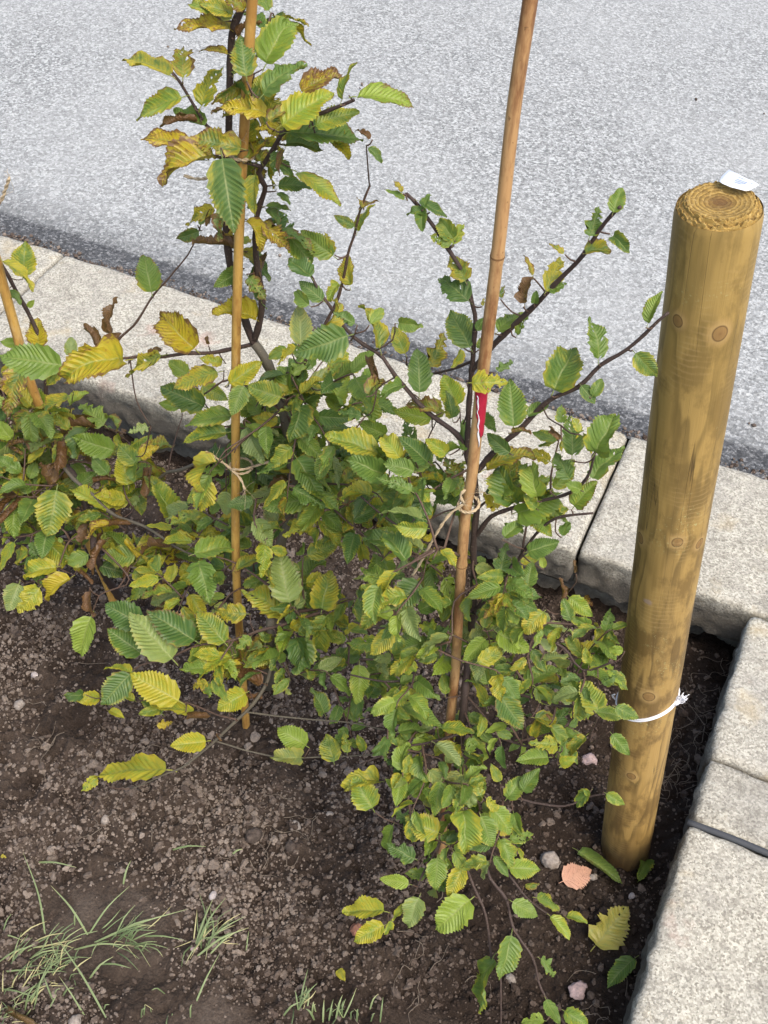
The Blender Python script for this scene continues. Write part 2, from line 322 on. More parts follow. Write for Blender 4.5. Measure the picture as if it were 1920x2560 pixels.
def mat_leaf(joined=False):
    """one procedural material for every leaf; the object's colour holds (yellowing, browning, lightness, paleness)"""
    k = NT('hornbeam_leaf_joined' if joined else 'hornbeam_leaf')
    uv = k.n('ShaderNodeUVMap', uv_map='UVMap'); s = k.n('ShaderNodeSeparateXYZ'); k.put(s.inputs[0], uv.outputs[0])
    m = k.math('ABSOLUTE', k.math('MULTIPLY_ADD', s.outputs[0], 2.0, -1.0)); v = s.outputs[1]
    oi = k.n('ShaderNodeObjectInfo'); pc = k.n('ShaderNodeSeparateColor'); k.put(pc.inputs[0], oi.outputs['Color'])
    py, pb, pl, pp = pc.outputs[0], pc.outputs[1], pc.outputs[2], oi.outputs['Alpha']; rnd = oi.outputs['Random']
    if joined:
        at = k.n('ShaderNodeAttribute', attribute_name='leaf_look'); k.put(pc.inputs[0], at.outputs['Color']); pp = at.outputs['Alpha']
        rnd = k.n('ShaderNodeAttribute', attribute_name='tone').outputs['Fac']
    off = k.n('ShaderNodeCombineXYZ'); k.put(off.inputs[0], k.math('MULTIPLY', rnd, 57.0)); k.put(off.inputs[1], k.math('MULTIPLY', rnd, 191.0))
    vv = k.n('ShaderNodeVectorMath', operation='ADD'); k.put(vv.inputs[0], k.mapping(uv.outputs[0], (0.7, 1.0, 1))); k.put(vv.inputs[1], off.outputs[0]); vec = vv.outputs[0]
    n1 = k.noise(vec, 3.2, 4, 0.6); n2 = k.noise(vec, 9, 6, 0.75); n3 = k.noise(vec, 34, 3, 0.6)
    wave = k.math('COSINE', k.math('MULTIPLY', k.math('ADD', v, k.math('MULTIPLY', k.math('SUBTRACT', n2, 0.5), 0.02)), 2 * math.pi * 13)); vein = k.math('POWER', k.math('MULTIPLY_ADD', wave, 0.5, 0.5), 4.0)
    rib = k.rng(m, 0.0, 0.075, 1.0, 0.0)
    lf = k.math('ADD', k.math('ADD', pl, k.math('MULTIPLY', k.math('SUBTRACT', n2, 0.5), 0.45)), k.math('MULTIPLY', k.math('SUBTRACT', n1, 0.5), 0.5))
    g = k.ramp(lf, [(0.0, (0.036, 0.086, 0.022)), (0.35, (0.072, 0.146, 0.027)), (0.7, (0.146, 0.232, 0.028)), (1.0, (0.235, 0.325, 0.032))])
    g = k.mix(k.math('MULTIPLY', vein, 0.34), g, (0.17, 0.215, 0.045))
    g = k.mix(k.math('MULTIPLY', k.rng(n3, 0.35, 0.7), 0.26), g, (0.034, 0.062, 0.014))
    m3 = k.math('POWER', m, 3.0)
    yf = k.math('ADD', k.math('MULTIPLY', py, 1.25), k.math('ADD', k.math('MULTIPLY', k.math('SUBTRACT', n1, 0.5), 1.3), k.math('MULTIPLY', k.math('SUBTRACT', n2, 0.5), 0.9)))
    yf = k.math('ADD', yf, k.math('ADD', k.math('MULTIPLY', m3, 0.34), k.math('MULTIPLY', vein, -0.16)))
    yf = k.rng(yf, 0.42, 0.88)
    yc = k.ramp(k.math('ADD', k.math('MULTIPLY', n2, 0.7), k.math('MULTIPLY', pb, 0.35)), [(0.2, (0.30, 0.31, 0.024)), (0.5, (0.38, 0.315, 0.020)), (0.8, (0.38, 0.205, 0.014))])
    c = k.mix(yf, g, yc)
    bf = k.math('ADD', k.math('ADD', k.math('MULTIPLY', pb, 0.9), k.math('MULTIPLY', k.math('SUBTRACT', n3, 0.5), 0.75)), k.math('MULTIPLY', k.math('SUBTRACT', n2, 0.5), 1.9))
    bf = k.math('ADD', bf, k.math('ADD', k.math('MULTIPLY', k.math('POWER', m, 3.5), 0.40), k.math('MULTIPLY', k.math('POWER', v, 4.0), 0.32)))
    bf = k.rng(bf, 0.66, 0.92)
    bc = k.ramp(n3, [(0.3, (0.055, 0.024, 0.010)), (0.6, (0.155, 0.075, 0.030)), (0.8, (0.25, 0.14, 0.065))])
    c = k.mix(bf, c, bc)
    c = k.mix(k.math('MULTIPLY', pp, 0.65), c, (0.27, 0.30, 0.15))
    c = k.mix(k.math('MULTIPLY', rib, 0.55), c, k.mix(bf, (0.24, 0.26, 0.08), (0.12, 0.06, 0.03)))
    hb = k.math('ADD', k.math('MULTIPLY', n3, 0.5), k.math('MULTIPLY', vein, 0.5))
    nm = k.bump(hb, 0.35, 0.0012)
    k.fin(c, 0.45, nm, 0.38)
    tr = k.n('ShaderNodeBsdfTranslucent'); k.put(tr.inputs[0], k.mix(0.35, c, (0.30, 0.33, 0.02)))
    mx = k.n('ShaderNodeMixShader'); mx.inputs[0].default_value = 0.30
    k.t.links.new(k.b.outputs[0], mx.inputs[1]); k.t.links.new(tr.outputs[0], mx.inputs[2]); k.t.links.new(mx.outputs[0], k.out.inputs[0])
    return k.m
def mat_grass():
    k = NT('grass_blade'); a = k.n('ShaderNodeAttribute', attribute_name='tone')
    c = k.ramp(a.outputs['Fac'], [(0.0, (0.085, 0.125, 0.055)), (0.5, (0.17, 0.225, 0.10)), (0.8, (0.25, 0.30, 0.14)), (1.0, (0.42, 0.38, 0.19))])
    k.fin(c, 0.5); tr = k.n('ShaderNodeBsdfTranslucent'); k.put(tr.inputs[0], c)
    mx = k.n('ShaderNodeMixShader'); mx.inputs[0].default_value = 0.25
    k.t.links.new(k.b.outputs[0], mx.inputs[1]); k.t.links.new(tr.outputs[0], mx.inputs[2]); k.t.links.new(mx.outputs[0], k.out.inputs[0])
    return k.m

ASPH, CONC, FOUND, SOIL, CRUMB = mat_asphalt(), mat_concrete(), mat_foundation(), mat_soil(), mat_crumb()
LEAF, LEAFJ = mat_leaf(), mat_leaf(True)
POST, ENDG = mat_post(), mat_endgrain()
BARK = mat_bark('dark_twig_bark', (0.030, 0.020, 0.017), (0.075, 0.050, 0.040)); BARKG = mat_bark('grey_stem_bark', (0.060, 0.052, 0.036), (0.125, 0.108, 0.078))
TWIG = mat_bark('brown_twig_bark', (0.055, 0.033, 0.024), (0.115, 0.072, 0.050))
BAMR = mat_bamboo('brown_bamboo', (0.46, 0.29, 0.135), (0.36, 0.195, 0.075), (0.17, 0.068, 0.026))
BAMY = mat_bamboo('golden_bamboo', (0.50, 0.32, 0.088), (0.42, 0.24, 0.055), (0.30, 0.15, 0.036))
TWINE = mat_plain('jute_twine', (0.50, 0.40, 0.26), 0.9, (0.36, 0.27, 0.16), 900)
WHITE = mat_plain('white_cord', (0.78, 0.79, 0.82), 0.7, (0.62, 0.63, 0.67), 700)

# ------------------------------------------------------------------ ground, road, kerbs
def soil_h(x, y, fine=True):
    x = np.atleast_1d(np.asarray(x, float)); y = np.atleast_1d(np.asarray(y, float))
    P = np.stack([x, y, np.zeros_like(x)], 1)
    h = (fbm(P, 3.0, 3, 3) - 0.5) * 0.05
    h += 0.030 * np.exp(-((y - 0.35) / 0.25) ** 2) * np.clip((x + 0.9) / 0.8, 0, 1)
    h += 0.028 * np.exp(-((x - 0.13) / 0.05) ** 2) * np.clip((1.15 - y) / 0.3, 0, 1)
    h -= 0.045 * np.exp(-(((x - 0.108) / 0.026) ** 2 + ((y - 0.945) / 0.035) ** 2))
    h -= 0.018 * np.exp(-(((x - 0.055) / 0.05) ** 2 + ((y - 0.90) / 0.04) ** 2))
    h -= 0.03 * np.clip((y - 1.25) / 0.15, 0, 1)
    if fine:
        flat = flatness(x, y)
        lump = fbm(P, 26, 4, 21, 0.6); h += (lump - 0.5) * 0.040 * (1 - 0.75 * flat)
        h += (fbm(P, 95, 2, 31, 0.6) - 0.5) * 0.016 * (1 - 0.8 * flat)
    return h
def flatness(x, y):
    """0 crumbly, 1 trodden smooth"""
    P = np.stack([x, y, np.full_like(x, 7.0)], 1)
    f = 0
    for (cx, cy, rx, ry) in ((-0.60, 0.50, 0.13, 0.10), (-0.36, 0.40, 0.13, 0.085), (-0.50, 0.32, 0.10, 0.05), (-0.10, 0.55, 0.08, 0.05)):
        f = np.maximum(f, np.exp(-(((x - cx) / rx) ** 2 + ((y - cy) / ry) ** 2)))
    return np.clip((f - 0.30) * 2.6 + (fbm(P, 18, 3, 5) - 0.5) * 1.2, 0, 1)

def soil_mesh():
    st = 0.0036
    xs = np.arange(-1.75, 0.16, st); ys = np.arange(0.16, 1.46, st)
    X, Yg = np.meshgrid(xs, ys); x = X.ravel(); y = Yg.ravel()
    h = soil_h(x, y)
    P = np.stack([x, y, h], 1)
    fl = flatness(x, y)
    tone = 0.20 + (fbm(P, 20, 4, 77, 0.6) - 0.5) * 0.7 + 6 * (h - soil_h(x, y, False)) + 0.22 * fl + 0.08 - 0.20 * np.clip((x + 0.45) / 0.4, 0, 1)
    nx, ny = len(xs), len(ys); i = np.arange(nx * ny).reshape(ny, nx)
    q = np.stack([i[:-1, :-1], i[:-1, 1:], i[1:, 1:], i[1:, :-1]], -1).reshape(-1, 4)
    return fast_mesh('soil_bed', P, q, True, np.clip(tone, 0, 1))
tag(obj('soil_bed', soil_mesh(), SOIL), kind='structure')

def sheet(name, x0, x1, y0, y1, z, mat, n=1):
    xs = np.linspace(x0, x1, n + 1); V = [(x, y, z) for y in (y0, y1) for x in xs]
    Fc = [(i, i + 1, n + 2 + i, n + 1 + i) for i in range(n)]
    return tag(obj(name, mesh_of(name, V, Fc, False), mat), kind='structure')
GMAT = mat_plain('far_ground_soil', (0.05, 0.04, 0.03), 0.95, (0.035, 0.045, 0.02), 4)
sheet('ground', -60, 60, -60, 60, -0.10, GMAT)

sheet('bed_ground', -40, -1.74, 0.0, 1.42, -0.03, GMAT)
sheet('near_ground', -40, 0.16, -40, 0.17, -0.026, GMAT)
sheet('pavement', 0.468, 40, -40, 1.383, Z0 - 0.014, ASPH)
def road_mesh():
    """fine near the kerb so that the ragged tar edge has relief"""
    xs = np.concatenate([[-40, -8], np.arange(-3, 1.2, 0.02), [8, 40]]); ys = np.concatenate([np.arange(1.716, 2.1, 0.008), [2.5, 4, 8, 20, 60]])
    X, Yg = np.meshgrid(xs, ys); P = np.stack([X.ravel(), Yg.ravel(), np.zeros(X.size)], 1)
    near = np.clip((2.1 - P[:, 1]) / 0.3, 0, 1)
    P[:, 2] = Z0 - 0.012 + (fbm(P, 30, 4, 8) - 0.5) * 0.012 * near + (fbm(P, 4, 2, 9) - 0.5) * 0.006
    nx, ny = len(xs), len(ys); i = np.arange(nx * ny).reshape(ny, nx)
    return fast_mesh('road', P, np.stack([i[:-1, :-1], i[:-1, 1:], i[1:, 1:], i[1:, :-1]], -1).reshape(-1, 4))
tag(obj('road', road_mesh(), ASPH), kind='structure')

def block_mesh(x0, x1, y0, y1, z0, z1, r=0.010, seed=0, rough=(), st=0.009):
    """a cast block: rounded, chipped edges; rough = faces ('-y', '-x') that are split and worn"""
    lo = np.array([x0, y0, z0]); hi = np.array([x1, y1, z1]); D = hi - lo
    nn = np.maximum(2, (D / st).astype(int))
    V = []; Fq = []; idx = {}
    def vid(i, j, k):
        key = (i, j, k)
        if key not in idx: idx[key] = len(V); V.append(key)
        return idx[key]
    nx, ny, nz = nn
    for i in range(nx):
        for j in range(ny):
            Fq.append((vid(i, j, nz), vid(i + 1, j, nz), vid(i + 1, j + 1, nz), vid(i, j + 1, nz)))
    for i in range(nx):
        for k in range(nz):
            Fq.append((vid(i, 0, k), vid(i + 1, 0, k), vid(i + 1, 0, k + 1), vid(i, 0, k + 1)))
            Fq.append((vid(i + 1, ny, k), vid(i, ny, k), vid(i, ny, k + 1), vid(i + 1, ny, k + 1)))
    for j in range(ny):
        for k in range(nz):
            Fq.append((vid(0, j + 1, k), vid(0, j, k), vid(0, j, k + 1), vid(0, j + 1, k + 1)))
            Fq.append((vid(nx, j, k), vid(nx, j + 1, k), vid(nx, j + 1, k + 1), vid(nx, j, k + 1)))
    Fq.append((vid(0, 0, 0), vid(0, ny, 0), vid(nx, ny, 0), vid(nx, 0, 0)))
    P = lo + np.array(V, float) / nn * D
    rv = r * np.clip(0.15 + 2.6 * np.clip(fbm(P, 24, 4, seed + 40, 0.6) - 0.18, 0, 1), 0.2, 3)[:, None]
    q = np.clip(P, lo + rv, hi - rv); d = P - q; L = np.linalg.norm(d, axis=1)[:, None]
    P = np.where(L > 1e-9, q + d / np.maximum(L, 1e-9) * np.minimum(L, rv), P)
    amp = np.full(len(P), 0.0016)
    if '-y' in rough: amp = amp + 0.012 * np.clip(1 - (P[:, 1] - y0) / 0.02, 0, 1) * np.clip((z1 - P[:, 2]) / 0.05, 0, 1)
    if '-x' in rough: amp = amp + 0.010 * np.clip(1 - (P[:, 0] - x0) / 0.02, 0, 1) * np.clip((z1 - P[:, 2]) / 0.04 + 0.25, 0, 1)
    for a in range(3): P[:, a] += (fbm(P + 11.3 * a, 45, 4, seed + 3 * a, 0.7) - 0.5) * 2 * amp
    P[:, 2] += (fbm(P, 6, 2, seed + 70) - 0.5) * 0.006
    me = mesh_of('concrete_block', P, Fq, True); return me
kb = tag(empty('back_kerb', (-0.5, 1.55, 0)), kind='structure')
kr = tag(empty('right_kerb', (0.3, 1.0, 0)), kind='structure')
BACK = [(-2.75, -2.152), (-2.149, -1.496), (-1.492, -0.860), (-0.856, -0.1825), (-0.1785, 0.470), (0.474, 1.13)]
for i, (a, b) in enumerate(BACK):
    dz = [0.004, 0, 0.002, 0.003, 0.0, 0.0][i]; dy = [0, 0.004, -0.002, -0.006, 0.002, 0][i]
    obj('concrete_block', block_mesh(a, b, 1.384 + dy, 1.716, 0.045 + dz, Z0 + dz, 0.009, 100 + i * 13, ('-y',)), CONC, kb)
RIGHT = [(1.077, 1.374), (0.956, 1.073), (0.36, 0.946), (-0.25, 0.356)]
for i, (a, b) in enumerate(RIGHT):
    dz = [0.002, -0.003, 0.003, 0][i]; dx = [0.0, 0.004, 0.0, 0.0][i]
    obj('concrete_block', block_mesh(0.130 + dx, 0.465, a, b, 0.03 + dz, Z0 + dz, 0.009, 300 + i * 13, ('-x',)), CONC, kr)
def haunch(name, x0, x1, y0, y1, z0, z1, parent, seed):
    me = block_mesh(x0, x1, y0, y1, z0, z1, 0.02, seed, (), 0.014)
    n = len(me.vertices); co = np.zeros(n * 3); me.vertices.foreach_get('co', co); co = co.reshape(-1, 3)
    for a in range(3): co[:, a] += (fbm(co + 5.1 * a, 11, 4, seed + a, 0.6) - 0.5) * 0.055
    co[:, 2] = np.minimum(co[:, 2], z1 + 0.002)
    me.vertices.foreach_set('co', co.ravel()); me.update(); obj(name, me, FOUND, parent)
haunch('foundation', -2.7, 0.6, 1.425, 1.70, -0.12, 0.028, kb, 501)
haunch('foundation', 0.165, 0.46, -0.2, 1.36, -0.12, 0.012, kr, 541)
# dark joint filler between two right-hand blocks
mb = MB(); mb.tube(smooth_line([(0.128, 0.951, Z0 - 0.004), (0.2, 0.9515, Z0 - 0.001), (0.33, 0.950, Z0 - 0.002), (0.466, 0.951, Z0 - 0.003)]), 0.0052, 8)
mb.build('joint_strip', mat_plain('dark_joint_rubber', (0.055, 0.06, 0.066), 0.7, (0.035, 0.038, 0.042), 150), kr)

# ------------------------------------------------------------------ soil crumbs and pebbles
def ico(sub=0):
    t = (1 + 5 ** 0.5) / 2
    V = [(-1, t, 0), (1, t, 0), (-1, -t, 0), (1, -t, 0), (0, -1, t), (0, 1, t), (0, -1, -t), (0, 1, -t), (t, 0, -1), (t, 0, 1), (-t, 0, -1), (-t, 0, 1)]
    T = [(0, 11, 5), (0, 5, 1), (0, 1, 7), (0, 7, 10), (0, 10, 11), (1, 5, 9), (5, 11, 4), (11, 10, 2), (10, 7, 6), (7, 1, 8), (3, 9, 4), (3, 4, 2), (3, 2, 6), (3, 6, 8), (3, 8, 9), (4, 9, 5), (2, 4, 11), (6, 2, 10), (8, 6, 7), (9, 8, 1)]
    V = [np.array(v) / np.linalg.norm(v) for v in V]
    for _ in range(sub):
        c = {}; N = []
        def mid(a, b):
            k = (min(a, b), max(a, b))
            if k not in c: m = V[a] + V[b]; V.append(m / np.linalg.norm(m)); c[k] = len(V) - 1
            return c[k]
        for a, b, d in T:
            x, y, z = mid(a, b), mid(b, d), mid(d, a); N += [(a, x, z), (b, y, x), (d, z, y), (x, y, z)]
        T = N
    return np.array(V), np.array(T)
def lumps(n_shape, sub, amp, seed):
    V, T = ico(sub); out = []
    for s in range(n_shape):
        r = np.clip(1 + (fbm(V * 0.8 + s * 9.1, 2.3, 3, seed + s) - 0.5) * 2 * amp, 0.35, 1.7)
        W_ = V * r[:, None] * np.array([1, RS.uniform(0.55, 1.0), RS.uniform(0.5, 0.85)]); out.append(W_)
    return out, T
def scatter(pos, size, tone, shapes, T):
    """one mesh from many lumps"""
    n = len(pos); nv = len(shapes[0]); S = np.array(shapes)[RS.randint(0, len(shapes), n)]
    a = RS.uniform(0, 2 * np.pi, n); b = RS.uniform(-0.7, 0.7, n); ca, sa, cb, sb = np.cos(a), np.sin(a), np.cos(b), np.sin(b)
    x = S[..., 0] * cb[:, None] + S[..., 2] * sb[:, None]; z = -S[..., 0] * sb[:, None] + S[..., 2] * cb[:, None]; y = S[..., 1]
    X = x * ca[:, None] - y * sa[:, None]; Yv = x * sa[:, None] + y * ca[:, None]
    P = np.stack([X, Yv, z], -1) * size[:, None, None] + pos[:, None, :]
    TT = (T[None] + (np.arange(n) * nv)[:, None, None]).reshape(-1, 3)
    return P.reshape(-1, 3), TT, np.repeat(tone, nv)
def crumbs():
    n = 160000
    x = RS.uniform(-1.5, 0.135, n); y = RS.uniform(0.2, 1.40, n); P = np.stack([x, y, 0 * x], 1)
    dens = np.clip((fbm(P, 8, 4, 201, 0.6) - 0.28) * 2.6, 0.05, 1) * (1 - 0.94 * flatness(x, y))
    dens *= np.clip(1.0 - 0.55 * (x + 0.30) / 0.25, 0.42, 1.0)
    k = RS.uniform(0, 1, n) < dens; x, y = x[k], y[k]; n = len(x)
    size = 0.0009 + 0.00145 * RS.gamma(1.45, 0.64, n); size = np.minimum(size, 0.0085)
    P = np.stack([x, y, soil_h(x, y) + size * 0.25], 1)
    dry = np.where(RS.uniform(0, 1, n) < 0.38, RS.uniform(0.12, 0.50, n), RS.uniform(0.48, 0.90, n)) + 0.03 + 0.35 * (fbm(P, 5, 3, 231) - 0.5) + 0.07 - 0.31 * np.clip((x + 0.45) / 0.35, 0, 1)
    big = size > 0.0036
    s1, t1 = lumps(16, 0, 0.75, 61); s2, t2 = lumps(18, 1, 1.0, 91)
    a = scatter(P[~big], size[~big], dry[~big], s1, t1); b = scatter(P[big], size[big], dry[big], s2, t2)
    V = np.concatenate([a[0], b[0]]); T = np.concatenate([a[1], b[1] + len(a[0])]); tn = np.concatenate([a[2], b[2]])
    return fast_mesh('soil_crumbs', V, T, False, np.clip(tn, 0, 1))
tag(obj('soil_crumbs', crumbs(), CRUMB), 'loose dry crumbs and grit strewn over the dark soil', 'soil crumbs', kind='stuff')

STONES = [  # region, x, y, width in zoom pixels, flatten, material, label
    (8, 720, 398, 92, 0.95, 'g', 'largest round dusty pebble on the soil beside the wooden post'),
    (8, 840, 957, 86, 0.55, 'p', 'angular pinkish grey stone near the kerb at the bottom right'),
    (8, 897, 980, 42, 0.8, 'd', 'small dark brown pebble just right of the pinkish stone'),
    (6, 888, 1068, 66, 1.0, 'p', 'pink stone on the soil left of the post, behind leaves'),
    (8, 1075, 552, 34, 1.0, 'w', 'tiny lilac white pebble below the foot of the post'),
    (8, 1148, 578, 42, 0.9, 'd', 'dark round clod against the right kerb'),
    (7, 920, 546, 38, 0.7, 'w', 'small white chalky pebble on the crumbly soil'),
    (7, 1275, 246, 50, 0.85, 'g', 'pale grey pebble lying left of the drooping twig'),
    (7, 1095, 285, 76, 0.65, 'd', 'flat dark brown clod in the middle of the soil'),
    (7, 1257, 335, 56, 1.0, 'd', 'tall dark clod below the pale grey pebble'),
    (7, 1422, 195, 36, 1.0, 'g', 'small light pebble nearest the drooping twig'),
    (7, 455, 218, 42, 1.0, 'g', 'light grey crumb stone standing above the bare trodden patch'),
    (7, 836, 778, 40, 1.2, 'p', 'upright pinkish pebble beside the grass tuft'),
    (7, 1540, 690, 56, 0.75, 'r', 'reddish brown stone chip beside the lowest yellow leaf'),
    (8, 550, 905, 48, 1.1, 'g', 'beige stone under the hanging leaf tips'),
    (8, 907, 467, 38, 0.9, 'g', 'grey pebble touching the fallen pink leaf'),
    (7, 322, 1092, 60, 0.6, 'g', 'flat pale stone at the bottom edge of the grass'),
    (5, 150, 700, 40, 0.8, 'w', 'pale pebble on the soil under the left shrub'),
    (5, 80, 828, 50, 0.9, 'g', 'rounded grey clod at the left edge of the soil'),
]
SM = {'g': mat_stone('dusty_stone', (0.30, 0.265, 0.23), (0.145, 0.118, 0.095)), 'p': mat_stone('pink_granite', (0.42, 0.31, 0.29), (0.22, 0.17, 0.165)), 'd': mat_stone('soil_clod', (0.085, 0.065, 0.052), (0.035, 0.026, 0.02)),
      'w': mat_stone('pale_pebble', (0.40, 0.36, 0.345), (0.22, 0.19, 0.175)), 'r': mat_stone('red_chip', (0.24, 0.11, 0.07), (0.12, 0.06, 0.04))}
for i, (k, x, y, w, fl, m, lab) in enumerate(STONES):
    p = on_z(*R(k, x, y), 0.0); h = soil_h(p[0], p[1])[0]; p = on_z(*R(k, x, y), h + 0.005); r = w * ZS / F * project(p)[2] / 2
    V, T = ico(3); V = V * (1 + (fbm(V + i * 5.7, 1.5, 4, 700 + i, 0.55) - 0.5) * (1.0 if m in 'pr' else 0.8))[:, None] * np.array([1, 0.85, 0.78 * min(1, fl + 0.15)])
    o = obj('pebble', mesh_of('pebble', V * r, T), SM[m]); o.location = (p[0], p[1], h + r * 0.14); o.rotation_euler = (0, 0, i * 1.3)
    tag(o, lab, 'pebble', 'pebbles lying on the soil')

def grit():
    """loose asphalt grit along the tar edge"""
    n = 1500; x = RS.uniform(-2.2, 0.5, n); y = 1.72 + np.abs(RS.normal(0, 0.012, n)); s = 0.0012 + 0.0022 * RS.gamma(1.2, 0.5, n)
    for i, (px, py) in enumerate(((900, 222), (905, 212), (1884, 1065), (1872, 1060), (420, 118), (1740, 250), (1910, 285), (1220, 760), (700, 640), (1310, 770))):
        q = on_z(px, py, Z0 - 0.01); x[i], y[i] = q[0], q[1]; s[i] = 0.004 + 0.0015 * (i % 3)
    P = np.stack([x, y, np.full(n, Z0 - 0.008)], 1); sh, t = lumps(6, 0, 0.3, 33)
    V, T, tn = scatter(P, np.minimum(s, 0.006), RS.uniform(0.15, 1.0, n), sh, t); return fast_mesh('asphalt_grit', V, T, False, tn)
tag(obj('asphalt_grit', grit(), CRUMB), 'loose grit along the joint of road and kerb', 'grit', kind='stuff')

def roots():
    mb = MB()
    def one(px, py, n, L, spread):
        for _ in range(n):
            p = on_z(px + RS.normal(0, spread), py + RS.normal(0, spread), 0.0)[:2]; a = RS.uniform(0, 6.28); pts = []
            for s in range(6):
                hz = soil_h(p[0], p[1])[0]; pts.append((p[0], p[1], hz + 0.003 + RS.uniform(0, 0.006))); a += RS.normal(0, 0.7); p = p + L / 6 * np.array([math.cos(a), math.sin(a)])
            mb.tube(smooth_line(pts, 0.006), np.linspace(0.0007, 0.0003, len(smooth_line(pts, 0.006))), 4, False)
    one(*R(6, 1400, 900), 26, 0.07, 50); one(*R(6, 1380, 720), 14, 0.07, 45); one(*R(8, 1250, 60), 26, 0.06, 40); one(*R(8, 1050, 1000), 8, 0.06, 50)
    one(*R(7, 1200, 330), 12, 0.07, 70); one(*R(7, 700, 300), 12, 0.06, 120); one(*R(5, 300, 900), 10, 0.09, 80); one(*R(8, 100, 850), 10, 0.06, 90)
    return tag(mb.build('fine_roots', mat_plain('pale_root', (0.20, 0.165, 0.125), 0.9, (0.10, 0.075, 0.055), 90)), 'fine pale rootlets lying on the soil', 'roots', kind='stuff')
roots()

# ------------------------------------------------------------------ wooden post with tag and cord
PB = on_z(1565, 2102, 0.0); PT = EYE + ray(1800, 508) * 0.987
def build_post():
    ax = Vector(PT - PB); L = ax.length
    root = empty('wooden_post', tuple(PB)); tag(root, 'thick round treated wooden post standing in the soil by the kerb corner', 'post')
    q = Vector((0, 0, 1)).rotation_difference(ax.normalized())
    n = 96; zs = np.linspace(-0.10, L - 0.004, 220); V = []
    th = np.arange(n) / n * 2 * np.pi
    for z in zs:
        r = POST_R * (1.03 - 0.03 * z / L) * np.ones(n)
        if z > L - 0.012: r = r - 0.0012 * ((z - L + 0.012) / 0.008) ** 2
        P = np.stack([np.cos(th) * POST_R, np.sin(th) * POST_R, np.full(n, z)], 1)
        r = r + (fbm(P * np.array([1, 1, 0.2]), 40, 3, 5) - 0.5) * 0.0014
        for (kt, kz, kr_) in KNOTS:
            d2 = ((np.cos(th) - math.cos(kt - math.pi / 2)) ** 2 + (np.sin(th) - math.sin(kt - math.pi / 2)) ** 2) * POST_R ** 2 + (z - kz) ** 2
            r = r + 0.0012 * np.exp(-d2 / (2.2 * kr_) ** 2)
        V += [(a * math.cos(t), a * math.sin(t), z) for a, t in zip(r, th)]
    m = len(zs); Fc = [(i * n + k, i * n + (k + 1) % n, (i + 1) * n + (k + 1) % n, (i + 1) * n + k) for i in range(m - 1) for k in range(n)] + [tuple(range(n))[::-1]]
    o = obj('shaft', mesh_of('shaft', V, Fc), POST, root); o.matrix_parent_inverse = Matrix(); o.rotation_euler = q.to_euler()
    # sawn top: dished middle, ragged terraces of fibres towards the rim
    rr = np.concatenate([np.linspace(0.0, 0.0262, 26), np.linspace(0.0268, POST_R - 0.0013, 26)]); n = 160; th = np.arange(n) / n * 2 * np.pi; V = []; h0 = L
    for r in rr:
        P = np.stack([np.cos(th) * r, np.sin(th) * r, np.zeros(n)], 1)
        lump = fbm(P, 120, 4, 17, 0.6) - 0.5
        if r < 0.0265: z = 0.0055 - 0.0025 * (1 - (r / 0.0265) ** 2) + lump * 0.0026
        else:
            t = (r - 0.0265) / (POST_R - 0.0265); stepz = 0.0055 - 0.012 * (math.floor(t * 3.0) / 3.0 + 0.12 * (t * 3 % 1))
            teeth = noise(np.stack([th * 14, np.full(n, math.floor(t * 6) * 3.7), np.zeros(n)], 1), 1.0, 9)
            z = stepz + (teeth - 0.5) * 0.0060 * math.sin(math.pi * min(1, max(0, t * 1.02))) + lump * 0.002
        z = z - 0.0025
        V += [(r * math.cos(t_), r * math.sin(t_), h0 + zz) for t_, zz in zip(th, np.broadcast_to(z, (n,)))]
    m = len(rr); V += [((POST_R - 0.0013) * math.cos(t_), (POST_R - 0.0013) * math.sin(t_), h0 - 0.012) for t_ in th]; m += 1
    Fc = [(i * n + k, i * n + (k + 1) % n, (i + 1) * n + (k + 1) % n, (i + 1) * n + k) for i in range(m - 1) for k in range(n)]
    V = np.array(V); V[:, 2] -= h0; me = mesh_of('sawn_top', V, [f[::-1] for f in Fc], False)
    o2 = obj('sawn_top', me, ENDG, root); o2.matrix_parent_inverse = Matrix(); o2.location = q @ Vector((0, 0, L)); o2.rotation_euler = q.to_euler()
    return q, L
PQ, PL = build_post()
def post_pt(th, z, r=POST_R):
    """point on the post: th measured from the side facing the camera, z along the post"""
    a = th - math.pi / 2; return np.array(Vector(PB) + PQ @ Vector((r * math.cos(a), r * math.sin(a), z)))

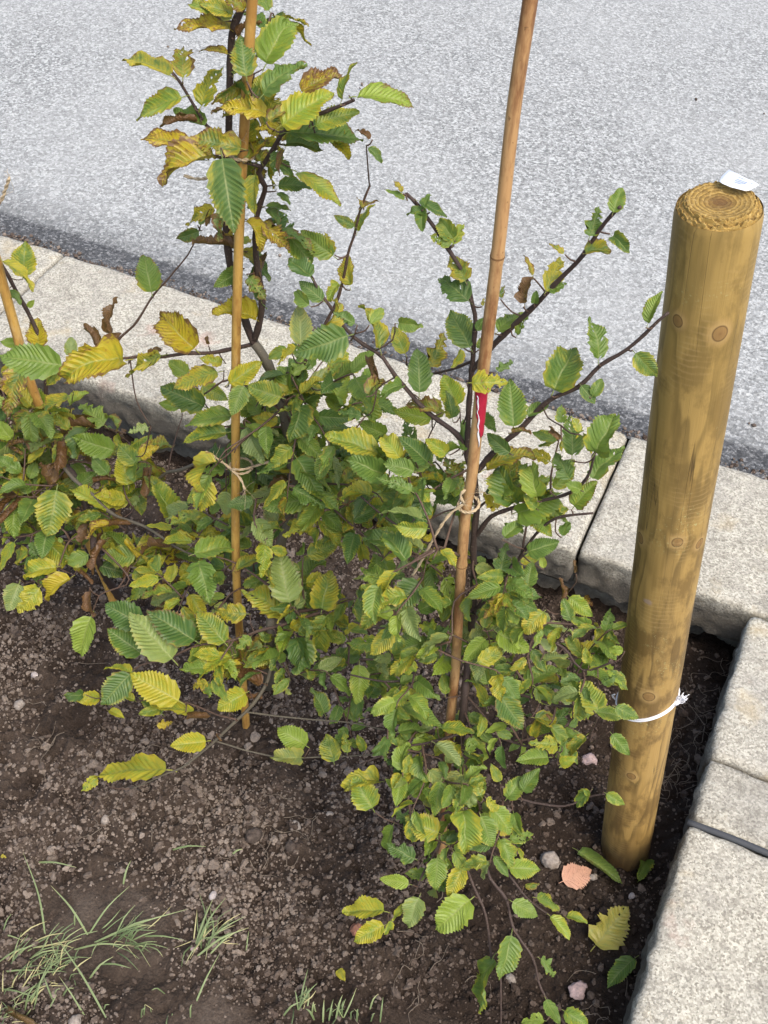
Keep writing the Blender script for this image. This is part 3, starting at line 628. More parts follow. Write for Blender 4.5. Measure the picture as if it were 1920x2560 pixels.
def paper_tag():
    root = empty('paper_tag', tuple(PT)); tag(root, 'small white printed paper tag stapled on top of the wooden post', 'tag')
    out = [R(2, 1458, 768), R(2, 1448, 790), R(2, 1462, 797), R(2, 1500, 810), R(2, 1566, 830), R(2, 1584, 824), R(2, 1618, 808), R(2, 1606, 794), R(2, 1560, 770), R(2, 1490, 742)]
    base = Vector(PT) + PQ @ Vector((0, 0, 0.0065)); nrm = PQ @ Vector((0, 0, 1)); nrm = (nrm + Vector((-0.05, -0.10, 0))).normalized()
    def hit(px):
        d = Vector(ray(*px)); e = Vector(EYE); t = (base - e).dot(nrm) / d.dot(nrm); return e + d * t
    P = [hit(p) for p in out]; c = sum(P, Vector()) / len(P)
    ring2 = [c + (p - c) * 0.55 for p in P]; lift = lambda p: p + nrm * (0.0022 * ((p - c).length / 0.018) ** 2)
    V = [lift(p) for p in P] + [lift(p) for p in ring2] + [c]; n = len(P); m = len(V); V += [v - nrm * 0.0004 for v in V]
    Fc = [(i, (i + 1) % n, n + (i + 1) % n, n + i) for i in range(n)] + [(n + i, n + (i + 1) % n, 2 * n) for i in range(n)]
    Fc += [tuple(i + m for i in f[::-1]) for f in Fc] + [((i + 1) % n, i, m + i, m + (i + 1) % n) for i in range(n)]
    paper = obj('paper', mesh_of('paper', V, Fc), mat_plain('white_paper', (0.80, 0.84, 0.90), 0.6, (0.72, 0.77, 0.85), 60), root)
    INK = mat_plain('grey_blue_print', (0.36, 0.41, 0.50), 0.7)
    for (a, b) in (((1520, 775), (1570, 793)), ((1515, 781), (1568, 800)), ((1510, 787), (1545, 799)), ((1528, 768), (1560, 779)), ((1583, 797), (1600, 803))):
        p, q_ = lift(hit(R(2, *a))) + nrm * 0.0006, lift(hit(R(2, *b))) + nrm * 0.0006; d = (q_ - p).normalized(); s = nrm.cross(d) * 0.00045
        mid = (p + q_) / 2; o = obj('print_line', mesh_of('print_line', [p - s, q_ - s, q_ + s, p + s], [(0, 1, 2, 3)], False), INK, paper)
paper_tag()

def white_cord():
    root = empty('white_cord', tuple(post_pt(0, 0.41))); tag(root, 'white cord tied round the wooden post below its middle', 'cord')
    for j, (z, dz) in enumerate(((0.409, 0.018), (0.4125, 0.020))):
        mb = MB(); L = [post_pt(t, z + dz * math.sin(t) + 0.002 * math.sin(2 * t), POST_R * 1.02 + 0.0009) for t in np.linspace(-math.pi, math.pi, 60)]
        mb.tube(L, 0.00135, 7); mb.build('loop', WHITE, root)
    k0 = post_pt(1.35, 0.432, POST_R + 0.003)
    mb = MB(); V, T = ico(2); V = V * (1 + 0.5 * (noise(V, 2.2, 3) - 0.5))[:, None] * np.array([0.0042, 0.0042, 0.0055]) + k0; mb.add(V, T); knot = mb.build('knot', WHITE, root)
    mb = MB()
    for j in range(26):
        e = k0 + np.array([0.006 + RS.uniform(-0.003, 0.005), 0.003 + RS.normal(0, 0.002), 0.012 + RS.normal(0, 0.004)]); md = (k0 + e) / 2 + RS.normal(0, 0.0022, 3)
        mb.tube(smooth_line([k0, md, e], 0.003), 0.0005, 4)
    mb.build('frayed_end', WHITE, knot)
    mb = MB(); t0 = post_pt(-1.35, 0.395, POST_R + 0.003); mb.tube(smooth_line([t0, t0 + np.array([-0.006, 0, 0.006]), t0 + np.array([-0.003, -0.004, 0.016])], 0.003), 0.0011, 6); mb.build('tail', WHITE, root)
white_cord()

# ------------------------------------------------------------------ bamboo canes
SH = {'L': on_z(278, 1493, 0.0), 'M': on_z(640, 1780, 0.0), 'R': on_z(1105, 2130, 0.0)}
CANE_Y = {'L': 1.012, 'M': 0.885, 'R': 0.805}
CANE = {
    'R': [(2, 660, -230), (2, 632, 0), (2, 560, 480), (2, 490, 1106), (4, 440, 400), (4, 408, 680), (4, 378, 960), (6, 353, 0), (6, 330, 300), (6, 308, 680), (6, 280, 980), (8, 250, 330), (8, 240, 420)],
    'M': [(1, 1100, -160), (1, 1090, 0), (1, 1062, 430), (1, 1038, 900), (3, 1028, 60), (3, 1020, 380), (3, 1018, 650), (3, 1018, 950), (5, 1018, 150), (5, 1028, 420), (5, 1045, 660), (5, 1062, 900), (5, 1066, 950)],
    'L': [(3, -160, -400), (3, -40, -60), (3, 20, 150), (3, 65, 310), (3, 130, 540), (3, 190, 700), (3, 240, 850), (5, 345, 40), (5, 470, 330), (5, 490, 390)],
}
CANE_PTS = {}; RINGM = mat_plain('cane_node', (0.24, 0.13, 0.05), 0.7, (0.12, 0.06, 0.025), 300)
def cane(key, label, mat, r0, r1, nodes):
    pts = [on_y(*R(*p), CANE_Y[key]) for p in CANE[key]]
    pts[-1][2] = min(pts[-1][2], -0.03)
    L = smooth_line(pts[::-1], 0.008); CANE_PTS[key] = L
    s = np.concatenate([[0], np.cumsum(np.linalg.norm(np.diff(L, axis=0), axis=1))]); t = s / s[-1]
    rad = r0 + (r1 - r0) * t; zz = L[:, 2]
    for nz in nodes:
        rad = rad + 0.0011 * np.exp(-((zz - nz) / 0.0045) ** 2) - 0.0007 * np.exp(-((zz - nz + 0.010) / 0.004) ** 2)
    root = empty('bamboo_cane', tuple(L[0])); tag(root, label, 'bamboo cane', 'bamboo canes supporting the shrubs')
    mb = MB(); mb.tube(L, rad, 14); culm = mb.build('culm', mat, root)
    for nz in nodes:
        i = min(len(L) - 2, max(1, int(np.argmin(abs(zz - nz))))); mb = MB(); d_ = (L[i + 1] - L[i - 1]) / np.linalg.norm(L[i + 1] - L[i - 1]); mb.tube([L[i] - d_ * 0.0011, L[i], L[i] + d_ * 0.0011], [rad[i] * 0.98, rad[i] + 0.0003, rad[i] * 0.98], 14, False)
        mb.build('node_ring', RINGM, culm)
cane('R', 'brown mottled bamboo cane with red tape, nearest the wooden post', BAMR, 0.0062, 0.0057, [on_y(*R(4, 480, 10), CANE_Y['R'])[2], on_y(*R(6, 333, 230), CANE_Y['R'])[2]])
cane('M', 'golden bamboo cane rising through the middle shrub', BAMY, 0.0066, 0.0048, [on_y(*R(3, 1015, 585), CANE_Y['M'])[2], on_y(*R(5, 1022, 250), CANE_Y['M'])[2], on_y(*R(1, 1075, 300), CANE_Y['M'])[2]])
cane('L', 'smooth golden bamboo cane leaning at the left edge', BAMY, 0.0075, 0.0070, [on_y(*R(3, 285, 990), CANE_Y['L'])[2], 0.9])

def red_tape():
    L = CANE_PTS['R']; root = None
    zt, zb = on_y(*R(4, 425, 560), CANE_Y['R'])[2], on_y(*R(4, 405, 770), CANE_Y['R'])[2]
    o0 = L[int(np.argmin(abs(L[:, 2] - zb)))]
    root = empty('red_tape', tuple(o0)); tag(root, 'strip of red tape wrapped round the brown cane', 'tape')
    def sleeve(name, mat, za, zb_, lo, hi, r, seed):
        """part of a sleeve round the cane; lo(f), hi(f) = angular limits at height fraction f"""
        n = 14; m = 26; V = []
        for i in range(m):
            f = i / (m - 1); z = za + (zb_ - za) * f; c = np.array([np.interp(z, L[:, 2], L[:, a]) for a in range(3)])
            j0 = 0.30 * (noise(np.array([[i * 0.8, seed, 0]]), 1.0)[0] - 0.5); t0, t1 = lo(f) + j0, hi(f) + 0.5 * j0
            for j in range(n):
                t = t0 + (t1 - t0) * j / (n - 1) - math.pi / 2; rr = r + 0.0006 * noise(np.array([[i * 0.5, j * 0.6, seed]]), 1.0)[0]
                V.append(c + rr * np.array([math.cos(t), math.sin(t), 0]))
        Fc = [(i * n + j, i * n + j + 1, (i + 1) * n + j + 1, (i + 1) * n + j) for i in range(m - 1) for j in range(n - 1)]
        o = obj(name, mesh_of(name, V, Fc), mat, root); sm = o.modifiers.new('thick', 'SOLIDIFY'); sm.thickness = 0.0003; sm.offset = 1
    RED = mat_plain('red_plastic_tape', (0.40, 0.016, 0.045), 0.4, (0.30, 0.012, 0.03), 120)
    sleeve('band', RED, zb, zt, lambda f: 1.05 - 1.75 * f ** 0.8, lambda f: 2.6, 0.0064, 3)
    sleeve('torn_backing', WHITE, zb - 0.012, zb + 0.055, lambda f: 0.78 - 0.95 * f, lambda f: 0.86 - 0.95 * f + 0.16 * abs(math.sin(f * 9)), 0.0066, 8)
red_tape()

# ------------------------------------------------------------------ leaf shapes (shared by every leaf)
VUV = {}
def leaf_mesh(name, seed, aspect=0.56, fold=0.25, arch=0.25, twist=0.0, wave=0.03, roll=0.0, tear=0.0, crumple=0.0, pleat=0.024, stalk=0.13):
    """toothed, pleated hornbeam leaf of unit length along +Y, base at the origin; grid rows follow the side veins"""
    rs = np.random.RandomState(seed); NR = 26; NCc = 5; rows = []
    def half(y): y = min(max(y, 0), 1); return 0.5 * aspect * 2.60 * (y ** 0.50) * ((1 - y) ** 1.02) * (1.0 + 0.16 * y)
    V = []; UV = []; us = [-1, -0.8, -0.55, -0.28, -0.08, 0, 0.08, 0.28, 0.55, 0.8, 1]
    bite = [(rs.choice([-1, 1]), rs.uniform(0.15, 1.0), rs.uniform(0.018, 0.065), rs.uniform(0.15, 0.75) * (0.5 + 0.5 * tear)) for _ in range(int(round(tear * 9)))]
    for i in range(NR + 1):
        v = i / NR
        for u in us:
            a = abs(u); y = v + 0.27 * a * (1 - v) ** 0.75 * min(1, v * 5 + 0.15) * (1 if v < 1 else 0)
            w = half(y)
            if v >= 0.999: w = 0.0
            if a > 0.9:
                tooth = 0.11 if i % 2 == 0 else -0.055
                w *= 1 + tooth + rs.normal(0, 0.02); y += 0.010 if i % 2 == 0 else 0
            for (sd, bv, bw, bd) in bite:
                if sd * u > 0:
                    w *= 1 - bd * math.exp(-((y - bv) / bw) ** 2) * (0.35 + 0.65 * a)
            x = u * w; ed = a ** 2
            z = pleat * (1 if i % 2 else -1) * math.sin(math.pi * min(1, a * 0.9)) * 0.6 * min(1, (1 - v) * 6)
            z += fold * abs(x)
            z += wave * ed * math.sin(v * 11 + seed + (2.0 if u > 0 else 0)) * min(1, v * 4)
            V.append([x, y, z]); UV.append(((u + 1) / 2, v))
    V = np.array(V)
    if crumple: 
        for a in range(3): V[:, a] += (fbm(V + seed * 3.3 + a * 7, 4.0, 3, seed + a) - 0.5) * crumple * (1.4 if a == 2 else 0.7)
    if roll:      # edges roll up across the blade
        r = 1 / max(1e-3, roll); ang = V[:, 0] / 0.28 * roll; sgn = V[:, 0]
        k = roll / 0.28; V[:, 0], V[:, 2] = np.sin(ang) / k, V[:, 2] + (1 - np.cos(ang)) / k
    if twist:
        a = twist * V[:, 1]; x, z = V[:, 0].copy(), V[:, 2].copy(); V[:, 0] = x * np.cos(a) - z * np.sin(a); V[:, 2] = x * np.sin(a) + z * np.cos(a)
    if arch:      # the midrib bends down towards the tip
        y, z = V[:, 1].copy(), V[:, 2].copy(); a = arch * 2 * y; R_ = 1 / (arch * 2)
        V[:, 1] = (R_ + z) * np.sin(a); V[:, 2] = (R_ + z) * np.cos(a) - R_
    tip = V[NR * len(us) + 5]; a = math.atan2(tip[2], tip[1]); sc = 1 / math.hypot(tip[1], tip[2])
    y, z = V[:, 1].copy(), V[:, 2].copy(); V[:, 1] = (y * math.cos(a) + z * math.sin(a)) * sc; V[:, 2] = (-y * math.sin(a) + z * math.cos(a)) * sc; V[:, 0] *= sc
    m = len(us); Fc = []
    for i in range(NR):
        for j in range(m - 1):
            if i == NR - 1: Fc.append((i * m + j, i * m + j + 1, (i + 1) * m + 5)); continue
            if tear > 0.5 and rs.uniform() < 0.022 * tear and j not in (4, 5): continue
            Fc.append((i * m + j, i * m + j + 1, (i + 1) * m + j + 1, (i + 1) * m + j))
    Vl = [tuple(v) for v in V]; nb = len(Vl)
    # stalk
    for k, t in enumerate((0.0, 0.5, 1.0)):
        for q in range(4):
            b = q * math.pi / 2; Vl.append((0.011 * math.cos(b), -stalk * (1 - t), 0.011 * math.sin(b) - 0.05 * (1 - t) ** 2)); UV.append((0.5, 0.02))
    for k in range(2):
        for q in range(4): Fc.append((nb + k * 4 + q, nb + k * 4 + (q + 1) % 4, nb + k * 4 + 4 + (q + 1) % 4, nb + k * 4 + 4 + q))
    me = mesh_of(name, Vl, Fc); ul = me.uv_layers.new(name='UVMap')
    ev = np.zeros(len(me.edges) * 2, np.int32); me.edges.foreach_get('vertices', ev); ev = ev.reshape(-1, 2)
    sharp = (ev.max(1) < nb) & (ev[:, 0] // m == ev[:, 1] // m)       # creases along the side veins
    at = me.attributes.get('sharp_edge') or me.attributes.new('sharp_edge', 'BOOLEAN', 'EDGE'); at.data.foreach_set('value', sharp)
    li = np.zeros(len(me.loops), np.int32); me.loops.foreach_get('vertex_index', li); ul.data.foreach_set('uv', np.array(UV, np.float32)[li].ravel())
    me.materials.append(LEAF); VUV[me.name] = np.array(UV, np.float32); return me
FLAT = [leaf_mesh('leaf_flat', 10 + i, 0.45 + 0.03 * (i % 3), 0.12 + 0.07 * i, 0.12 + 0.09 * (i % 4), 0.3 * (i % 3 - 1), 0.03 + 0.012 * (i % 3), 0, 0.0, 0.05 + 0.02 * (i % 2)) for i in range(8)]
ARCH = [leaf_mesh('leaf_arched', 30 + i, 0.46, 0.30 + 0.12 * i, 0.45 + 0.10 * i, 0.55 * (i % 3 - 1), 0.06, 0, 0.30 * (i % 2), 0.10) for i in range(7)]
TORN = [leaf_mesh('leaf_torn', 50 + i, 0.50, 0.3, 0.2 + 0.1 * (i % 3), 0.4 * (i % 3 - 1), 0.05, 0, 0.6 + 0.25 * (i % 4), 0.13) for i in range(10)]
DRY = [leaf_mesh('leaf_dry', 70 + i, 0.55, 0.1, 0.35, 0.9 * (i % 3 - 1), 0.07, 1.1 + 0.45 * i, 0.5, 0.16, 0.02) for i in range(5)]
KIND = {  # yellowing, browning, lightness, paleness
    'd': (0.14, 0.13, 0.38, 0.04), 'g': (0.26, 0.10, 0.64, 0.06), 'y': (0.44, 0.30, 0.72, 0.05), 'Y': (0.52, 0.54, 0.50, 0.0), 'l': (0.54, 0.02, 1.0, 0.03),
    'L': (0.16, 0.02, 1.0, 0.10), 'u': (0.26, 0.18, 0.66, 0.55), 'b': (0.95, 1.15, 0.4, 0.05), 'O': (1.0, 0.42, 0.6, 0.0)}
def pick(c, w=0.5):
    r = random.random()
    if c == 'b': return random.choice(DRY)
    if c in 'YO': return random.choice(TORN if r < 0.65 else (DRY if r < 0.75 else ARCH))
    if c == 'y': return random.choice(TORN if r < 0.45 else (ARCH if r < 0.75 else FLAT))
    if c == 'd': return random.choice(TORN if r < 0.35 else (ARCH if r < 0.6 else FLAT))
    return random.choice(FLAT if r < 0.55 else (ARCH if r < 0.8 else TORN))

CLEAR = []      # places (pixel, radius, depth) where the canes and their ties stand free of filler leaves
for key, k, pts in (('R', 6, [(350, y) for y in range(0, 300, 30)] + [(320, y) for y in range(300, 980, 30)]), ('R', 4, [(440 - 0.1 * (y - 400), y) for y in range(0, 1100, 40)]), ('M', 3, [(1018, y) for y in list(range(60, 460, 40)) + list(range(700, 1106, 30))]), ('M', 5, [(1020, y) for y in list(range(0, 180, 30)) + list(range(300, 440, 30))]), ('M', 1, [(1050, y) for y in range(0, 30)])):
    for p in pts:
        q_ = R(k, *p); CLEAR.append((q_[0], q_[1], 36, project(on_y(*q_, CANE_Y[key]))[2] + 0.01))
for key, k, pts in (('R', 6, [(285, 10), (250, 60), (220, 100), (185, 160), (150, 225), (130, 260)]), ('R', 4, [(340, 1070), (300, 1100), (380, 1060), (425, 1030)]), ('M', 3, [(900, 850), (940, 880), (1000, 920), (1050, 990), (1080, 910)])):
    for p in pts:
        q_ = R(k, *p); CLEAR.append((q_[0], q_[1], 46, project(on_y(*q_, CANE_Y[key]))[2] + 0.05))
class Shrub:
    def __init__(s, key, label, y0, lean=0.30, hz=0.48):
        s.key = key; s.y0 = y0; s.lean = lean; s.hz = hz; b = SH[key]
        s.root = empty('hornbeam_shrub', (b[0], b[1], soil_h(b[0], b[1])[0])); tag(s.root, label, 'shrub', 'young hornbeam shrubs in the bed')
        s.samples = []; s.srad = []; s.n = 0; s.twigs = MB(); s.extra = []; s.scorch = 0.03
    def pt(s, px, off=0.0, zmin=0.018):
        """place a pixel on the shrub's leaning front; off = metres nearer to the viewer"""
        p = on_y(*px, s.y0 - off)
        if p[2] < s.hz:
            k = s.lean / s.hz; d = ray(*px); t = (s.y0 - off - s.lean + k * H) / (d[1] - k * d[2]); p = EYE + d * t
        lo = soil_h(p[0], p[1], False)[0] + zmin
        if p[2] < lo: p = on_z(*px, lo)
        return p
    def branch(s, name, pts, r0, r1, off=0.0, mat=None, start=None, joined=False, knob=True):
        offs = off if isinstance(off, (list, tuple)) else (off, off)
        n = len(pts); P = [s.pt(R(*p), offs[0] + (offs[1] - offs[0]) * i / max(1, n - 1)) for i, p in enumerate(pts)]
        if start is not None: P = [np.asarray(start)] + P
        if joined and len(s.samples):
            S = np.array(s.samples); d = np.linalg.norm(S - P[0], axis=1); P = [S[int(np.argmin(d))]] + P
        L = smooth_line(P, 0.010)
        L = L + np.stack([(noise(L, 30, 3 + a) - 0.5) * 0.004 for a in range(3)], 1) * np.clip(np.arange(len(L)) / 5, 0, 1)[:, None]
        rad = np.linspace(r0, r1, len(L))
        if knob: rad = rad * (1 + 0.18 * (np.arange(len(L)) % 4 == 0) * (np.arange(len(L)) > 2))
        mb = MB(); mb.tube(L, rad, 8); o = mb.build(name, mat or BARK, s.root)
        s.samples += list(L[1:]); return L
    def near(s, p):
        S = np.array(s.samples); d = np.linalg.norm(S - p, axis=1); i = int(np.argmin(d)); return S[i], d[i]
    def near_px(s, px):
        if not hasattr(s, '_pp') or len(s._pp) != len(s.samples): s._pp = np.array([project(q) for q in s.samples])
        d = np.hypot(s._pp[:, 0] - px[0], s._pp[:, 1] - px[1]); i = int(np.argmin(d)); return s.samples[i], d[i]
    def put(s, base, tip, nrm, c, me=None, wide=1.0):
        base, tip = np.asarray(base, float), np.asarray(tip, float); ax = tip - base; L = np.linalg.norm(ax); ax /= L
        nrm = nrm - ax * (nrm @ ax); nrm /= np.linalg.norm(nrm) + 1e-9; x = np.cross(ax, nrm)
        me = me or pick(c); k = KIND[c]; j = lambda v, a: max(0.0, v + random.gauss(0, a)); w = L * wide * random.uniform(0.9, 1.12)
        MX = Matrix(((x[0] * w, ax[0] * L, nrm[0] * L, base[0]), (x[1] * w, ax[1] * L, nrm[1] * L, base[1]), (x[2] * w, ax[2] * L, nrm[2] * L, base[2]), (0, 0, 0, 1)))
        look = (j(k[0] + 0.5 * s.scorch, 0.10), j(k[1] + s.scorch, 0.11), j(k[2], 0.12), max(0, min(1, k[3] + random.gauss(0, 0.03))))
        if s.n >= 300: s.extra.append((me, MX, look)); return
        o = bpy.data.objects.new('leaf', me); COL.objects.link(o); o.parent = s.root; o.matrix_parent_inverse = Matrix.Translation(s.root.location).inverted()
        o.matrix_basis = MX; o.color = look; s.n += 1; return o
    def leaf(s, k, bx, by, tx, ty, w, c, off=None):
        """one leaf seen in the photograph: base and tip in a zoomed crop, apparent width / length, look"""
        pb, ptip = R(k, bx, by), R(k, tx, ty); q, dpx = s.near_px(pb)
        c = c[0] if len(c) == 1 else random.choice(c)
        if off is None:
            if dpx < 45: zd = project(q)[2] - 0.008
            else: zd = project(s.pt(pb, random.uniform(0.0, 0.05)))[2]
        else: zd = project(s.pt(pb, off))[2]
        base = EYE + ray(*pb) * zd
        lo = soil_h(base[0], base[1], False)[0] + 0.012
        if base[2] < lo: base = on_z(*pb, lo); zd = project(base)[2]
        Lp = math.hypot(ptip[0] - pb[0], ptip[1] - pb[1]) / F * zd
        dz = random.uniform(-0.25, 0.45) * Lp * (1.0 if Lp > 0.035 else 1.6) * (0.3 if off is not None else 1.0)
        tip = EYE + ray(*ptip) * (zd + dz); lo = soil_h(tip[0], tip[1], False)[0] + 0.008
        if tip[2] < lo: tip = on_z(*ptip, lo)
        ax = (tip - base) / np.linalg.norm(tip - base); v = EYE - base; v /= np.linalg.norm(v); v = v - ax * (v @ ax); v /= np.linalg.norm(v)
        true = np.linalg.norm(tip - base); ratio = w * Lp / (true * 0.50); wide = 1.0
        if ratio > 1: wide = min(1.22, ratio)
        roll = math.acos(min(1.0, ratio)); x = np.cross(ax, v)
        sg = 1 if (x[2] > 0) else -1            # tilt so that the upper side keeps facing the sky
        up = np.array([0, 0, 1.0]); cand = [math.cos(roll) * v + math.sin(roll) * x, math.cos(roll) * v - math.sin(roll) * x]
        n = max(cand, key=lambda a: a @ up + random.uniform(-0.3, 0.3))
        s.put(base, tip, n, c, me=(random.choice(FLAT[:5]) if (off is not None and c in 'dgLlu') or (w < 0.31 and c != 'b') else None), wide=wide)
        st = base - ax * 0.13 * true
        if np.linalg.norm(q - st) < 0.14 and np.linalg.norm(q - st) > 0.003: s.stalk(q, st, 0.0009)
        elif np.linalg.norm(q - st) >= 0.14:
            q2, d2 = s.near(st)
            if d2 < 0.2: s.stalk(q2, st, 0.0010)
    def stalk(s, a, b, r):
        a, b = np.asarray(a), np.asarray(b); d = np.linalg.norm(b - a); m = (a + b) / 2 + np.array([0, 0, -0.10 * d]) + RS.normal(0, 0.06 * d, 3)
        L = smooth_line([a, m, b], 0.012); s.twigs.tube(L, np.linspace(r, r * 0.75, len(L)), 5)
        if d > 0.03: s.samples += list(L[len(L) // 2:])
    def spray(s, px, off, nl, look, size=0.046, droop=0.25, spread=1.0):
        """a leafy side twig: grows from the nearest branch to this spot, leaves in two ranks"""
        P = s.pt(px, off, 0.03); S = np.array(s.samples); d = np.linalg.norm(S - P, axis=1); order = np.argsort(d)
        q = S[order[min(len(order) - 1, random.randint(0, 4))]]
        ext = P - q; l = np.linalg.norm(ext)
        if l < 0.05: P = q + (ext / (l + 1e-6)) * 0.05 + RS.normal(0, 0.02, 3); l = 0.05
        if l > 0.24: q = P - ext / l * 0.24
        side = np.cross(P - q, [0, 0, 1.0]); side /= np.linalg.norm(side) + 1e-9
        m = (q + P) / 2 + np.array([0, 0, 0.06 * l]) + side * RS.normal(0, 0.08) * l
        end = P + (P - q) * 0.12 + np.array([0, 0, -droop * 0.05]); end[2] = max(end[2], soil_h(end[0], end[1], False)[0] + 0.02)
        L = smooth_line([q, m, P, end], 0.010); s.twigs.tube(L, np.linspace(0.0016, 0.0007, len(L)), 5); s.samples += list(L[len(L) // 3:])
        for i in range(nl):
            t = 0.30 + 0.70 * i / max(1, nl - 1); k = min(len(L) - 2, int(t * (len(L) - 1))); b = L[k]; dr = L[k + 1] - L[max(0, k - 1)]; dr /= np.linalg.norm(dr) + 1e-9
            sd = np.cross(dr, [0, 0, 1.0]); sd /= np.linalg.norm(sd) + 1e-9; sg = 1 if i % 2 else -1
            ang = math.radians(random.uniform(35, 75)) if i < nl - 1 else random.uniform(-0.2, 0.2)
            ax = dr * math.cos(ang) + sd * sg * math.sin(ang) + np.array([0, 0, random.gauss(-0.22 * droop * 3, 0.25)]); ax /= np.linalg.norm(ax)
            ln = size * random.uniform(0.65, 1.25); base = b + ax * ln * 0.13; tip = base + ax * ln
            lo = soil_h(tip[0], tip[1], False)[0] + 0.008
            if tip[2] < lo: tip[2] = lo
            pm = project((base + tip) / 2); near = [1 for (cx, cy, cr, cd) in CLEAR if (pm[0] - cx) ** 2 + (pm[1] - cy) ** 2 < cr * cr and pm[2] < cd]
            if near: continue
            up = np.array([random.gauss(0, 0.6), random.gauss(-0.35, 0.55), 1.0]); s.put(base, tip, up, random.choice(look))
    def fill(s, boxes):
        for (k, x0, y0, x1, y1, n, look, off0, off1, size) in boxes:
            for _ in range(n):
                s.spray(R(k, random.uniform(x0, x1), random.uniform(y0, y1)), random.uniform(off0, off1), random.choice((5, 6, 7, 8)), look, size * 0.88)
    def done(s):
        if s.twigs.V: s.twigs.build('fine_twigs', TWIG, s.root)['kind'] = 'stuff'
        if s.extra:      # beyond 300 leaves: the small inner ones in one mesh
            Vs, Ts, Us, Cs, Ns, o = [], [], [], [], [], 0
            for me, MX, look in s.extra:
                n = len(me.vertices); co = np.zeros(n * 3, np.float32); me.vertices.foreach_get('co', co); M4 = np.array(MX); co = co.reshape(-1, 3) @ M4[:3, :3].T + M4[:3, 3]
                me.calc_loop_triangles(); t = np.zeros(len(me.loop_triangles) * 3, np.int32); me.loop_triangles.foreach_get('vertices', t)
                Vs.append(co); Ts.append(t.reshape(-1, 3) + o); Us.append(VUV[me.name]); Cs.append(np.tile(np.array(look, np.float32), (n, 1))); Ns.append(np.full(n, random.random())); o += n
            V, T, U, Cc = np.concatenate(Vs), np.concatenate(Ts), np.concatenate(Us), np.concatenate(Cs)
            me = fast_mesh('inner_leaves', V, T, False, np.concatenate(Ns)); ul = me.uv_layers.new(name='UVMap')
            li = np.zeros(len(me.loops), np.int32); me.loops.foreach_get('vertex_index', li); ul.data.foreach_set('uv', U[li].ravel())
            at = me.attributes.new('leaf_look', 'FLOAT_COLOR', 'POINT'); at.data.foreach_set('color', Cc.ravel())
            obj('inner_leaves', me, LEAFJ, s.root)['kind'] = 'stuff'
    def table(s, k, txt, off=None, ws=1.0):
        for row in txt.split(';'):
            a = row.split()
            if len(a) >= 6: s.leaf(k, *[float(v) for v in a[:4]], float(a[4]) * (ws if len(a) < 7 else 1.0), a[5], off if len(a) < 7 else float(a[6]))

